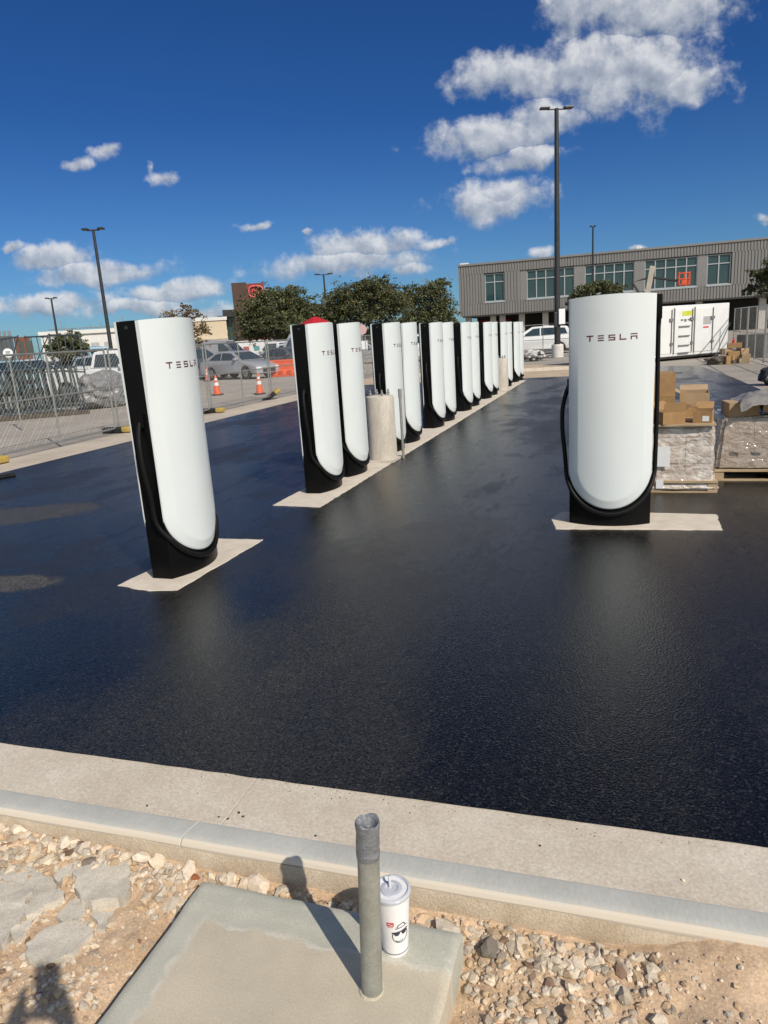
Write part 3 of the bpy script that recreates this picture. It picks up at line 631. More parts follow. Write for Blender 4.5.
# ------------------------------------------------------------------ charging posts
W, ZC, ZT = .336, .15 + .335, 1.868      # shell half width, centre of the U, top
RU = .335
def shell_depth(x, z):
    hw = W
    d = .113 + .112*(1-(x/W)**2)
    if z < ZC: e_ = 1 - math.hypot(x/W, (z-ZC)/RU)
    else: e_ = 1 - abs(x)/W
    e_ *= W
    fade = max(0, min(1, (1.52-z)/.42))
    bev = max(0, 1-e_/.075)
    return d - .019*bev*fade - .005*max(0, 1-e_/.012)**2
def half_w(z):
    return W if z >= ZC else W*math.sqrt(max(0, 1-((z-ZC)/RU)**2))
def make_shell(name, parent, sgn):
    mb = MB(); cols = sorted(set([round(s, 4) for s in list(np.linspace(-1, 1, 49)) + [-.99, .99, -.975, .975, .768, .777, .786, -.768, -.777, -.786]])); nc = len(cols)
    zs = [ZC - RU*math.cos(t) for t in np.linspace(.02, PI/2, 52)] + list(np.linspace(ZC+.02, ZT, 64))
    for z in zs:
        hw = half_w(z)
        for s in cols: mb.v.append((s*hw*(1 if sgn < 0 else -1), (-shell_depth(s*hw, z) if sgn < 0 else .091 + .45*max(0, shell_depth(s*hw, z)-.091)), z + (.016*(1-s*s)*max(0, (z-1.6)/.3) if z > 1.6 else 0))); mb.c.append((1, 1, 1))
    nr = len(zs)
    for j in range(nr-1):
        for i in range(nc-1): a = j*nc+i; mb.f.append((a, a+1, a+nc+1, a+nc))
    # rim returning to the core
    loop = [j*nc for j in range(nr-1, 0, -1)] + list(range(0, nc)) + [j*nc+nc-1 for j in range(1, nr)] + list(range(nr*nc-2, (nr-1)*nc, -1))
    o = len(mb.v)
    for i in loop:
        v = mb.v[i]; mb.v.append((v[0], sgn*.079, v[2])); mb.c.append((1, 1, 1))
    n_ = len(loop)
    for q in range(n_): mb.f.append((loop[q], o+q, o+(q+1) % n_, loop[(q+1) % n_]))
    ob = mb.build(name, M_WHITE, parent, True, 32)
    bm = bmesh.new(); bm.from_mesh(ob.data); bmesh.ops.recalc_face_normals(bm, faces=bm.faces[:]); bm.to_mesh(ob.data); bm.free()
    return ob
def letters(parent):
    h = .046; z0 = 1.530; lw = .052; gap = .0320; t = .0098; mb = None
    def bar(x0, x1, za, zb):
        n_ = max(1, int(abs(x1-x0)/.012))
        for i in range(n_):
            a, b = x0+(x1-x0)*i/n_, x0+(x1-x0)*(i+1)/n_
            mb.add([(a, -shell_depth(a, za)-.0015, za), (b, -shell_depth(b, za)-.0015, za), (b, -shell_depth(b, zb)-.0015, zb), (a, -shell_depth(a, zb)-.0015, zb)], [(0, 1, 2, 3)])
    x = -(5*lw+4*gap)/2; Z = z0
    for ch in "TESLA":
        mb = MB()
        if ch == "T": bar(x, x+lw, Z+h-t, Z+h); bar(x+lw/2-t/2, x+lw/2+t/2, Z, Z+h-t)
        if ch == "E":
            for k in (0, 1, 2): bar(x+.003, x+lw-.003, Z+k*(h-t)/2, Z+k*(h-t)/2+t*.9)
        if ch == "S":
            for k in (0, 1, 2): bar(x, x+lw, Z+k*(h-t)/2, Z+k*(h-t)/2+t*.9)
            bar(x, x+t, Z+(h-t)/2+t*.9, Z+h-t); bar(x+lw-t, x+lw, Z+t*.9, Z+(h-t)/2)
        if ch == "L": bar(x, x+t, Z, Z+h); bar(x+t, x+lw, Z, Z+t)
        if ch == "A": bar(x, x+lw, Z+h-t*.9, Z+h); bar(x, x+t, Z, Z+h*.6); bar(x+lw-t, x+lw, Z, Z+h*.6); bar(x+t, x+lw-t, Z+h*.6-t*.9, Z+h*.6)
        mb.build("letter", M_RED, parent); x += lw+gap
def smooth_path(pts, n=10):
    P_ = [Vector(p) for p in pts]; P_ = [P_[0]*2-P_[1]] + P_ + [P_[-1]*2-P_[-2]]; o = []
    for i in range(1, len(P_)-2):
        for k in range(n):
            t = k/n; a, b, c, d = P_[i-1:i+3]
            o.append(.5*((2*b) + (c-a)*t + (2*a-5*b+4*c-d)*t*t + (3*b-a-3*c+d)*t**3))
    o.append(P_[-2]); return o
def make_post():
    root = empty("charging_post")
    hw = .3325; xs_ = np.linspace(-hw, hw, 25)
    prof = [(x, -(.085 + .105*(1-(x/hw)**2))) for x in xs_] + [(x, .085 + .105*(1-(x/hw)**2)) for x in xs_[::-1]]
    mb = MB(); mb.prism(prof, 0, 1.866, 'z', bevel=.004); mb.build("core", M_BLACK, root, True, 40)
    sh = make_shell("front_shell", root, -1); letters(sh)
    make_shell("back_shell", root, 1)
    mb = MB(); mb.bevbox((.333, -.06, 1.67), (.385, .06, 1.862), .010); mb.cyl((.364, 0, 1.705), (.364, 0, 1.61), .022, .017, 12); mb.build("connector_holster", M_BLACK, root, True)
    upts = []
    for t in np.linspace(0, PI, 19):
        x = .364*math.cos(t); z = ZC - (RU+.040)*math.sin(t)
        y = -(.085 + .105*(1-(x/.3325)**2) + .021) if abs(x) < .325 else -.03 - .08*(.364-abs(x))/.039
        upts.append((x, y, z))
    path = smooth_path([(.362, 0, 1.66), (.366, 0, 1.3), (.368, -.01, .95), (.366, -.02, .68)] + upts + [(-.374, -.03, .62), (-.392, -.02, .80), (-.392, -.01, .97), (-.368, 0, 1.09), (-.340, 0, 1.17)], 6)
    mb = MB(); mb.tube(path, .0185, 10); mb.build("cable", M_CABLE, root, True, 80)
    mb = MB(); mb.bevbox((-.352, -.04, 1.13), (-.332, .04, 1.23), .006); mb.build("cable_gland", M_BLACK, root)
    mb = MB(); mb.bevbox((-.338, -.012, 1.815), (-.332, .012, 1.836), .002); mb.build("status_lamp", M_DARKM, root)
    return root
proto = make_post()
proto.location = (-.075, 6.318, .012); proto.rotation_euler = (0, 0, math.radians(2.0))
tag(proto, "white charging post on its own pad in front of the wrapped pallets", "charging post", "white charging posts")
proto.scale.z = 1.010
c = copy_tree(proto); c.scale.z = 1.020; c.location = (-3.298, 4.678, .012); c.rotation_euler = (0, 0, PI/2)
tag(c, "nearest white charging post alone on a pad, left of the long island", "charging post", "white charging posts")
ORD = ["first", "second", "third", "fourth", "fifth", "sixth", "seventh"]
for k in range(7):
    for j in range(2):
        c = copy_tree(proto); c.scale.z = 1.0; c.location = (-3.312, 7.60 + 2.68*k + .925*j, .012); c.rotation_euler = (0, 0, PI/2)
        tag(c, "white charging post on the long island, %s one of the %s pair" % (("nearer", "farther")[j], ORD[k]), "charging post", "white charging posts")
def pad(name, poly, seed, label=None):
    mb = MB().prism(rough_outline(poly, .05, .007, seed), -.02, .012, 'z', bevel=.003)
    return mb.build(name, M_PAD)
o = pad("island_pad", [(-3.545, 6.70), (-2.965, 6.645), (-2.955, 24.1), (-3.545, 24.1)], 1); tag(o, "long flush concrete island under the row of charging posts", "concrete island")
o = pad("post_pad", [(-3.57, 4.16), (-3.24, 4.09), (-3.03, 4.14), (-3.005, 5.44), (-3.50, 5.43)], 2); tag(o, "small flush concrete pad under the nearest charging post", "concrete pad")
o = pad("post_pad", [(-.57, 6.35), (-.505, 6.01), (.81, 6.09), (.82, 6.60), (.3, 6.62), (-.5, 6.60)], 3); tag(o, "flush concrete pad under the post by the wrapped pallets", "concrete pad")

# round light-pole piers on the island
def pier(y, label, conduit):
    r = empty("pole_pier", (-3.155, y, .012), 0, label, "concrete pier", "round concrete piers on the island")
    mb = MB(); mb.lathe([(.206, 0), (.202, .02), (.200, .86), (.190, .895), (.165, .905)], 32)
    mb.build("pier_body", M_PIER, r, True)
    mb = MB(); mb.box((-.27, -.25, 0), (.22, .25, .03)); mb.build("footing", M_PIER, r)
    for a in (0, 1, 2, 3):
        t = a*PI/2+.6; mb = MB(); mb.cyl((.13*math.cos(t), .13*math.sin(t), .90), (.13*math.cos(t), .13*math.sin(t), .985), .013, n=8); mb.cyl((.13*math.cos(t), .13*math.sin(t), .925), (.13*math.cos(t), .13*math.sin(t), .945), .024, n=6)
        mb.build("anchor_bolt", M_GALV, r)
pier(9.39, "round concrete pier with anchor bolts, nearer one on the long island", True)
pier(20.11, "round concrete pier, farther one between the posts of the long island", False)
r = empty("conduit_riser", (-2.90, 9.53, .0), 0, "thin grey conduit riser beside the nearer concrete pier on the island", "conduit")
mb = MB(); mb.cyl((0, 0, 0), (0, 0, .90), .019, n=12); mb.build("pipe", M_GALV, r, True)
mb = MB(); mb.cyl((0, 0, .86), (0, 0, .985), .025, n=12); mb.build("coupling", M_GALV, r, True)

# ------------------------------------------------------------------ pallets and boxes
def film_mat(nm_, tint_):
    m = bpy.data.materials.new(nm_); m.use_nodes = True; t = m.node_tree; b = t.nodes["Principled BSDF"]; Lk = t.links.new
    tcn = t.nodes.new("ShaderNodeTexCoord").outputs["Object"]
    br = t.nodes.new("ShaderNodeTexBrick"); br.inputs["Scale"].default_value = .95; br.inputs["Mortar Size"].default_value = .004
    c1_, c2_, c3_ = tint_
    br.inputs["Color1"].default_value = (*c1_, 1); br.inputs["Color2"].default_value = (*c2_, 1); br.inputs["Mortar"].default_value = (.16, .13, .11, 1)
    mp = t.nodes.new("ShaderNodeMapping"); mp.inputs["Rotation"].default_value = (PI/2, 0, 0); Lk(tcn, mp.inputs[0]); Lk(mp.outputs[0], br.inputs["Vector"])
    mp2 = t.nodes.new("ShaderNodeMapping"); mp2.inputs["Scale"].default_value = (2.6, 2.6, 4.2); mp2.inputs["Rotation"].default_value = (0, .25, 0); Lk(tcn, mp2.inputs[0])
    nz = t.nodes.new("ShaderNodeTexNoise"); nz.inputs["Scale"].default_value = 4; nz.inputs["Detail"].default_value = 5; nz.inputs["Distortion"].default_value = .8; Lk(mp2.outputs[0], nz.inputs["Vector"])
    r = t.nodes.new("ShaderNodeMapRange"); r.inputs[1].default_value = .42; r.inputs[2].default_value = .66; r.inputs[4].default_value = .8; Lk(nz.outputs["Fac"], r.inputs[0])
    mx = t.nodes.new("ShaderNodeMix"); mx.data_type = 'RGBA'; mx.inputs[7].default_value = (*c3_, 1); Lk(r.outputs[0], mx.inputs[0]); Lk(br.outputs[0], mx.inputs[6]); Lk(mx.outputs[2], b.inputs["Base Color"])  # pale streaks mixed into the colour stand in for glare on the film
    b.inputs["Roughness"].default_value = .16; b.inputs["Specular IOR Level"].default_value = .8; b.inputs["Coat Weight"].default_value = .8; b.inputs["Coat Roughness"].default_value = .1
    n2 = t.nodes.new("ShaderNodeTexNoise"); n2.inputs["Scale"].default_value = 4.5; n2.inputs["Detail"].default_value = 6; n2.inputs["Distortion"].default_value = .6; Lk(mp2.outputs[0], n2.inputs["Vector"])
    bp = t.nodes.new("ShaderNodeBump"); bp.inputs["Strength"].default_value = .55; bp.inputs["Distance"].default_value = .04; Lk(n2.outputs["Fac"], bp.inputs["Height"]); Lk(bp.outputs[0], b.inputs["Normal"]); Lk(bp.outputs[0], b.inputs["Coat Normal"])
    return m
M_FILM = film_mat("clear_stretch_film", ((.44, .36, .30), (.50, .42, .36), (.74, .70, .66)))
M_FILM2 = film_mat("dull_shaded_film", ((.27, .215, .17), (.31, .25, .20), (.40, .345, .30)))  # duller film, its darker colour also carrying the right load's shade
def pallet(x0, x1, y0, y1, label):
    r = empty("wooden_pallet", ((x0+x1)/2, (y0+y1)/2, 0), 0, label, "pallet", "wooden pallets")
    hx_, hy_ = (x1-x0)/2, (y1-y0)/2
    mb = MB()
    for i in range(5):
        y = -hy_ + (2*hy_-.1)*i/4; mb.box((-hx_, y, .105), (hx_, y+.1, .125))
    mb.build("deck", M_WOOD, r)
    for i, x in enumerate((-hx_, -.045, hx_-.09)):
        mb = MB(); mb.box((x, -hy_+.01, .022), (x+.09, hy_-.01, .104)); mb.build("stringer", M_WOOD, r)
    mb = MB(); 
    for y in (-hy_, -.05, hy_-.1): mb.box((-hx_, y, 0), (hx_, y+.1, .021))
    mb.build("bottom_boards", M_WOOD, r)
    return r
def wrapped(name, x0, x1, y0, y1, z0, z1, label, taper=.03, seed=1, foot=.02, slump=0, fm=None):
    bm = bmesh.new(); bmesh.ops.create_cube(bm, size=1); bmesh.ops.bevel(bm, geom=bm.edges[:], offset=.03, segments=2, affect='EDGES')
    bmesh.ops.subdivide_edges(bm, edges=bm.edges[:], cuts=11, use_grid_fill=True)
    for v in bm.verts:
        u = v.co.copy(); k = u.z+.5
        p = Vector(((x1-x0)*u.x*(1-taper*k), (y1-y0)*u.y*(1-taper*k), (z1-z0)*k))
        dsp = noise.fractal((p.x*5, p.y*5+seed, p.z*9), 1, 2, 4)*.016 + noise.noise((p.x*1.5, p.y*1.5, p.z*16+seed))*.008
        nrm = Vector((u.x, u.y, u.z)).normalized()
        p += nrm*dsp
        if k < .16: p.x *= 1+foot*(1-k/.16); p.y *= 1+foot*(1-k/.16)
        if k > .8: p.z += slump*(u.x)*(z1-z0)
        v.co = p
    o = MB().addbm(bm).build(name, fm or M_FILM, None, True, 50); o.location = ((x0+x1)/2, (y0+y1)/2, z0)
    return tag(o, label, "wrapped load", "plastic wrapped loads on pallets")
pallet(-.20, .925, 7.46, 8.46, "wooden pallet under the shorter plastic wrapped load behind the single post")
wl = wrapped("wrapped_load", -.17, .895, 7.50, 8.40, .03, .665, "silvery plastic wrapped load of cartons directly behind the single post", .02, 1, .105)
mb = MB(); mb.box((-.03, -.004, 0), (.10, 0, .20)); s_ = mb.build("shipping_label", M_LABELW, wl); s_.location = (.02, -.475, .24)
mb = MB(); mb.box((-.035, -.004, 0), (.035, 0, .09)); s_ = mb.build("shipping_label", M_LABELW, wl); s_.location = (.03, -.492, .02)
o = MB().prism(rough_outline([(-.20, 7.46), (.885, 7.45), (.89, 8.40), (-.20, 8.42)], .2, .004), .672, .690).build("plywood_sheet", M_WOOD)
tag(o, "thin plywood sheet with open cartons lying on the wrapped load", "plywood")
def carton(x0, x1, y0, y1, z0, z1, rz, label, m=M_CARD, flaps=(), sticker=False, tape=False):
    cx_, cy_ = (x0+x1)/2, (y0+y1)/2; hx_, hy_ = (x1-x0)/2, (y1-y0)/2; h = z1-z0; t = .006
    r = empty("carton", (cx_, cy_, z0), rz, label, "cardboard box", "loose cartons on the plywood")
    mb = MB(); mb.box((-hx_, -hy_, 0), (hx_, -hy_+t, h)); mb.box((-hx_, hy_-t, 0), (hx_, hy_, h)); mb.box((-hx_, -hy_+t, 0), (-hx_+t, hy_-t, h)); mb.box((hx_-t, -hy_+t, 0), (hx_, hy_-t, h)); mb.box((-hx_+t, -hy_+t, 0), (hx_-t, hy_-t, t))
    if not flaps: mb.box((-hx_+t, -hy_+t, h-t), (hx_-t, hy_-t, h-.001))
    mb.build("box_body", m, r)
    for f, ang in flaps:
        mb = MB(); l = (hy_ if f in 'fb' else hx_)*.95; ww = hx_ if f in 'fb' else hy_
        mb.box((-ww+.004, 0, 0), (ww-.004, .004, l*.9))
        fl = mb.build("flap", m, r)
        fl.location = {'f': (0, -hy_, h+.001), 'b': (0, hy_, h+.001), 'l': (-hx_, 0, h+.001), 'r': (hx_, 0, h+.001)}[f]
        fl.rotation_euler = (math.radians(ang), 0, {'f': 0, 'b': PI, 'l': -PI/2, 'r': PI/2}[f])
    if sticker:
        mb = MB(); mb.box((.0, -hy_-.002, h*.15), (hx_*.7, -hy_-.0005, h*.6)); mb.build("sticker", M_LABELW, r)
    return r
def cpos(px, py, y):
    d = ray(px, py); return CAM + d*(y/d.y)
carton(.20, .52, 7.75, 8.1, .935, 1.165, .05, "closed brown carton topmost of the pile on the plywood", M_CARD)
carton(.16, .53, 7.72, 8.12, .691, .933, -.03, "brown carton carrying the topmost carton", M_CARD)
carton(.36, .58, 7.47, 7.69, .691, .81, .35, "small brown carton with raised flaps at the plywood's front edge", M_CARD, (('b', 25), ('r', 60), ('f', 15)))
carton(.60, .885, 8.02, 8.34, .79, .935, -.06, "wide pale carton laid across the boxes at the plywood's rear", M_CARD2, (('b', 70), ('l', 65)))
carton(.58, .87, 8.0, 8.36, .691, .788, .02, "low brown carton underneath the wide pale carton", M_CARD)
carton(.70, .87, 7.52, 7.74, .691, .805, -.18, "small carton with white sticker at the plywood's right corner", M_CARD, (('b', 50), ('l', -40)), True)

pallet(.96, 2.15, 8.03, 9.1, "wooden pallet under the larger slumped load at the photo's right edge")
wl2 = wrapped("wrapped_load", .97, 2.20, 8.06, 9.05, .127, .68, "bigger slumped plastic wrapped load at the photo's right edge", .09, 5, .0, .10, M_FILM2)
for px, py, ww in ((738, 452, .09), (760, 452, .10)):
    q = cpos(px, py, 8.03); mb = MB(); mb.box((-ww/2, -.003, 0), (ww/2, 0, .035)); s_ = mb.build("printed_patch", mat("faded_print", (.42, .38, .34), (.30, .26, .22), 60, .5), wl2); s_.location = (q.x-1.58, -.515, q.z-.127)
carton(1.07, 1.36, 8.2, 8.55, .655, .80, .1, "pale carton under plastic at the left end of the slumped load", M_CARD2)
carton(1.42, 1.95, 8.15, 8.6, .70, .86, -.08, "long pale carton under grey film on top of the slumped load", M_CARD2)
mb = MB(); bm = bmesh.new(); bmesh.ops.create_grid(bm, x_segments=40, y_segments=30, size=.5)
for v in bm.verts:
    x, y = v.co.x, v.co.y; v.co = (1.72+x*1.1, 8.40+y*.85, .875 + .07*x + .05*noise.fractal((x*5, y*5, 2), 1, 2, 4) - .35*max(0, abs(y)-.36) - .5*max(0, abs(x)-.40))
r = bmesh.ops.extrude_face_region(bm, geom=bm.faces[:])
for g in r["geom"]:
    if isinstance(g, bmesh.types.BMVert): g.co.z += .004
o = MB().addbm(bm).build("plastic_sheet", mat("grey_film", (.30, .285, .265), (.22, .21, .195), 6, .3, bump=.5, bscale=14), None, True, 60)
tag(o, "crumpled grey plastic film draped over the slumped load's cartons", "plastic sheet")
# leaning board behind the single post
bp_ = cpos(652, 290, 9.6); mb = MB(); mb.box((-.03, -.015, 0), (.03, .015, 2.36)); o = mb.build("timber_board", mat('pale_timber', (.62, .55, .45), (.52, .45, .36), 6, .8))
o.location = (bp_.x-.12, 10.2, 0.01); o.rotation_euler = (math.radians(7), math.radians(9), 0)
o.location = (bp_.x - .36, 10.05, .02)
tag(o, "pale timber board leaning up behind the single charging post", "board")

# ------------------------------------------------------------------ fences
def chain(mb, w_, z0, z1, step=.09, r=.0022):
    h = z1-z0; x = -h
    while x < w_:
        for sg in (1, -1):
            a = Vector((x, 0, z0)) if sg > 0 else Vector((x, 0, z1)); b = Vector((x+h, 0, z1)) if sg > 0 else Vector((x+h, 0, z0))
            d = b-a
            t0 = max(0, (0-a.x)/d.x); t1 = min(1, (w_-a.x)/d.x)
            if t1 > t0: mb.cyl(a+d*t0, a+d*t1, r*.75, n=3, cap=False)
        x += step
def fence_panel(p0, p1, label, h=1.83, group="temporary chain link fence panels", mid=True, mesh_step=.1, rails=True, feet=True):
    p0, p1 = Vector(p0), Vector(p1); d = p1-p0; w_ = d.length
    r = empty("chain_fence", (p0.x, p0.y, 0), math.atan2(d.y, d.x), label, "fence panel", group)
    mb = MB(); z0 = .10; R2 = .021
    mb.cyl((.04, 0, .02), (.04, 0, h), R2, n=8); mb.cyl((w_-.04, 0, .02), (w_-.04, 0, h), R2, n=8)
    for z in (z0, h-.03): mb.cyl((.04, 0, z), (w_-.04, 0, z), R2*.9, n=8)
    mb.build("frame", M_GALV, r, True)
    if mid:
        m_ = MB(); m_.cyl((w_/2, 0, .02), (w_/2, 0, h-.03), R2*.9, n=8); m_.cyl((.04, 0, .98), (w_-.04, 0, .98), R2*.8, n=8); m_.build("brace", M_GALV, r, True)
    c_ = MB(); chain(c_, w_, z0, h-.03, mesh_step); c_.build("chain_link", M_GALV, r)
    return r
FY = [1.9, 5.65, 9.42, 13.2, 16.85, 20.55, 24.3, 28.05, 31.8, 35.5]
FX = [-10.45, -10.42, -10.35, -10.62, -10.45, -10.5, -10.5, -10.55, -10.5, -10.5]
PN = ["left edge of the photo", "stacked scaffold frames", "boxy light truck", "two traffic cones", "orange water barrier", "first gap in the row", "second gap in the row", "far end of the row", "far corner"]
for i in range(1, len(FY)-1):
    fence_panel((FX[i], FY[i], 0), (FX[i+1], FY[i+1]-.05, 0), "temporary chain link fence panel standing in front of the %s" % PN[i-1])
for i, y in enumerate(FY[2:8]):
    r = empty("fence_ballast", (FX[i+2]+.02, y-.02, 0), 0.05*i, ["fence foot at the left photo edge with yellow stripe", "yellow and black fence foot left of the nearest post", "yellow and black fence foot right of the nearest post", "overturned yellow and black fence foot near the right cone", "fence foot behind the first pair of posts", "fence foot behind the second pair of posts", "fence foot behind the third pair of posts"][i], "fence foot", "fence feet")
    mb = MB(); mb.bevbox((-.36, -.11, 0), (.30, .11, .12), .03); mb.build("rubber_block", M_TYRE, r)
    mb = MB(); mb.bevbox((.14, -.115, .01), (.34, .115, .13), .03); mb.build("yellow_end", M_YEL, r)
    if i == 3: r.rotation_euler = (0.1, -.55, .5); r.location.z = .06
o = MB().tube(smooth_path([tuple(G(-30, 484, .02)), tuple(G(-8, 479, .02)), tuple(G(6, 476.5, .02)), tuple(G(15, 475, .02))]), .03, 8).build("black_hose", M_CABLE); tag(o, "short black hose lying where asphalt meets the pavement at left edge", "hose")
# far fence and right fence
for i in range(4):
    fence_panel((-9.6+3.7*i, 41.3, 0), (-6.0+3.7*i, 41.2, 0), "far chain link panel, number %s from the left behind the row's end" % ["one", "two", "three", "four"][i], group="far fence panels", mesh_step=.16)
for i in range(4):
    fence_panel((4.55+.03*i, 19.6+3.9*i, 0), (4.58+.03*i, 23.4+3.9*i, 0), ["right side fence panel nearest the camera", "right side fence panel beside the pile of small boxes", "right side fence panel between box pile and white container", "farthest right side fence panel beyond the white container"][i], group="right side fence panels", mesh_step=.2, h=1.95)

# ------------------------------------------------------------------ scaffold stack behind left fence
M_SCAF = mat("scaffold_grey", (.115, .14, .14), (.07, .088, .088), 14, .55, metal=.4)  # grey darkened to carry the shade within the dense stack
def scaffold(name="scaffold_frame", diag=True):
    r = empty(name); mb = MB(); w_, h = 1.7, 1.32
    for x in (0, w_): mb.cyl((x, 0, 0), (x, 0, h), .034, n=7)
    for z in (.08, h-.05): mb.cyl((0, 0, z), (w_, 0, z), .026, n=7)
    mb.build("frame", M_SCAF, r, True)
    mb = MB()
    for k in (.25, .5, .75): mb.cyl((w_*k, 0, .08), (w_*k, 0, h-.05), .018, n=6)
    if diag: mb.cyl((.03, 0, .12), (w_*.95, 0, h-.1), .022, n=6)
    mb.build("brace", M_SCAF, r, True); return r
sp_ = scaffold(); p_a, p_b = G(-30, 424), G(84, 411)
sp2_ = scaffold(diag=False)
for i in range(20):
    o = sp_ if i == 0 else (sp2_ if i == 1 else copy_tree(sp_ if i in (4, 8) else sp2_))
    p = p_a.lerp(p_b, (i/19)**.85); dv = Vector((-1, .18, 0)); o.location = (p.x+.1, p.y, .12); o.rotation_euler = (random.uniform(-.10, .02) - .05, 0, PI - .35 + random.uniform(-.05, .05))
    tag(o, "grey steel scaffold frame upright in the dense stack behind the left fence", "scaffold frame", "stacked scaffold frames")
for i in range(4):
    o = copy_tree(sp_); p = G(-10+24*i, 412); o.location = (p.x-.9, p.y+1.0, 1.20); o.scale = (.8, .8, .98); o.rotation_euler = (.05, .04*i - .06, -.5+.12*i)
    tag(o, "grey scaffold frame set on top of the dense stack, %s" % ["leftmost", "second from the left", "second from the right", "rightmost by the small tree"][i], "scaffold frame", "upper scaffold frames")
mb = MB()
for i, (z) in enumerate((.06,)):
    a, b = G(-30, 424), G(90, 413)
    mb.box((0, -.1, 0), ((b-a).length, .1, .11), Matrix.Translation(a) @ Matrix.Rotation(math.atan2((b-a).y, (b-a).x), 4, 'Z'))
o = mb.build("timber_bearer", M_BARK); tag(o, "dark timber bearer under the front of the scaffold stack", "timber")
q = D(8, 353, 20); r = empty("round_sign", (q.x, q.y, 0), math.atan2(-q.y, -q.x)+PI/2, "small round white sign on a post at the far left fence", "sign")
mb = MB(); mb.cyl((0, .0, q.z), (0, -.015, q.z), .11, n=24); mb.build("sign_face", M_LABELW, r)
mb = MB(); mb.cyl((0, .02, 0), (0, .02, q.z+.1), .02, n=8); mb.build("sign_post", M_GALV, r)
mb = MB()
for a_, b_ in (((-.05, .03), (.05, .03)), ((-.05, 0), (.05, 0)), ((-.03, -.035), (.03, -.035))): mb.box((a_[0], -.018, q.z+a_[1]-.008), (b_[0], -.016, q.z+a_[1]+.008))
mb.build("printed_lines", M_DARKM, r)
# plastic-wrapped bundle by the stack
def blob(name, P_, sx, sy, sz, m, label, cat, seed=0, amp=.25):
    bm = bmesh.new(); bmesh.ops.create_icosphere(bm, subdivisions=4, radius=1)
    for v in bm.verts:
        p = v.co*(1+amp*noise.fractal(v.co*1.8+Vector((seed, 0, 0)), 1, 2, 4)); v.co = (p.x*sx, p.y*sy, max(0, (p.z*.5+.42)*sz))
    o = MB().addbm(bm).build(name, m, None, False); o.location = P_; return tag(o, label, cat)
q = G(98, 408); blob("covered_bundle", (q.x, q.y+.4, 0), .75, 1.0, 1.25, mat("bundle_film", (.23, .23, .235), (.15, .15, .155), 4, .4, bump=.6, bscale=12), "grey plastic covered bundle at the right end of the scaffold stack", "bundle", 3)
q = G(85, 376); blob("covered_pile", (q.x, q.y, 0), 2.2, 1.4, 1.7, mat("pile_film", (.33, .33, .325), (.22, .22, .22), 3, .5), "pale plastic covered pile behind the covered bundle", "pile", 9)

# ------------------------------------------------------------------ cones, barrier
def cone(p, label, s=1.0, scale_h=.72):
    r = empty("traffic_cone", (p.x, p.y, 0), random.uniform(0, 1), label, "traffic cone", "orange traffic cones")
    mb = MB(); mb.bevbox((-.18, -.18, 0), (.18, .18, .035), .015); mb.build("rubber_base", M_TYRE, r)
    mb = MB(); mb.lathe([(.135, .035), (.075, .42), (.03, .71), (.026, .72)], 20); mb.build("cone_body", M_ORANGE, r, True)
    for a, b in ((.34, .46), (.53, .61)):
        f = lambda z: .135 + (.03-.135)*(z-.035)/(.675)
        mb = MB(); mb.lathe([(f(a)+.006, a), (f(b)+.006, b)], 20, capb=False, capt=False); mb.build("reflective_band", M_REFL, r, True)
    return r
cone(G(217.5, 395), "orange traffic cone left of the other, right of the nearest post")
cone(G(260, 394), "orange traffic cone right of the other, near the orange barrier")
cone(G(208, 381), "farther orange traffic cone partly hidden behind the nearest post's edge")
a, b = G(269, 377), G(297, 375.5)
r = empty("water_barrier", ((a.x+b.x)/2, (a.y+b.y)/2, 0), math.atan2((b-a).y, (b-a).x), "orange plastic water barrier in front of the white pickup", "barrier")
ln = (b-a).length/2; mb = MB(); mb.prism([(-.28, 0), (.28, 0), (.28, .14), (.14, .34), (.11, .75), (-.11, .75), (-.14, .34), (-.28, .14)], -ln, ln, 'x', bevel=.03)
mb.build("barrier_body", M_ORANGE, r)
for k in (-.6, 0, .6):
    mb = MB(); mb.bevbox((k*ln-.12, -.30, .08), (k*ln+.12, -.14, .30), .03); mb.build("rib", mat("orange_dark", (.55, .07, .02)), r)
mb = MB(); mb.bevbox((-ln*.8, -.09, .75), (ln*.8, .09, .86), .03); mb.build("top_rail", M_ORANGE, r)

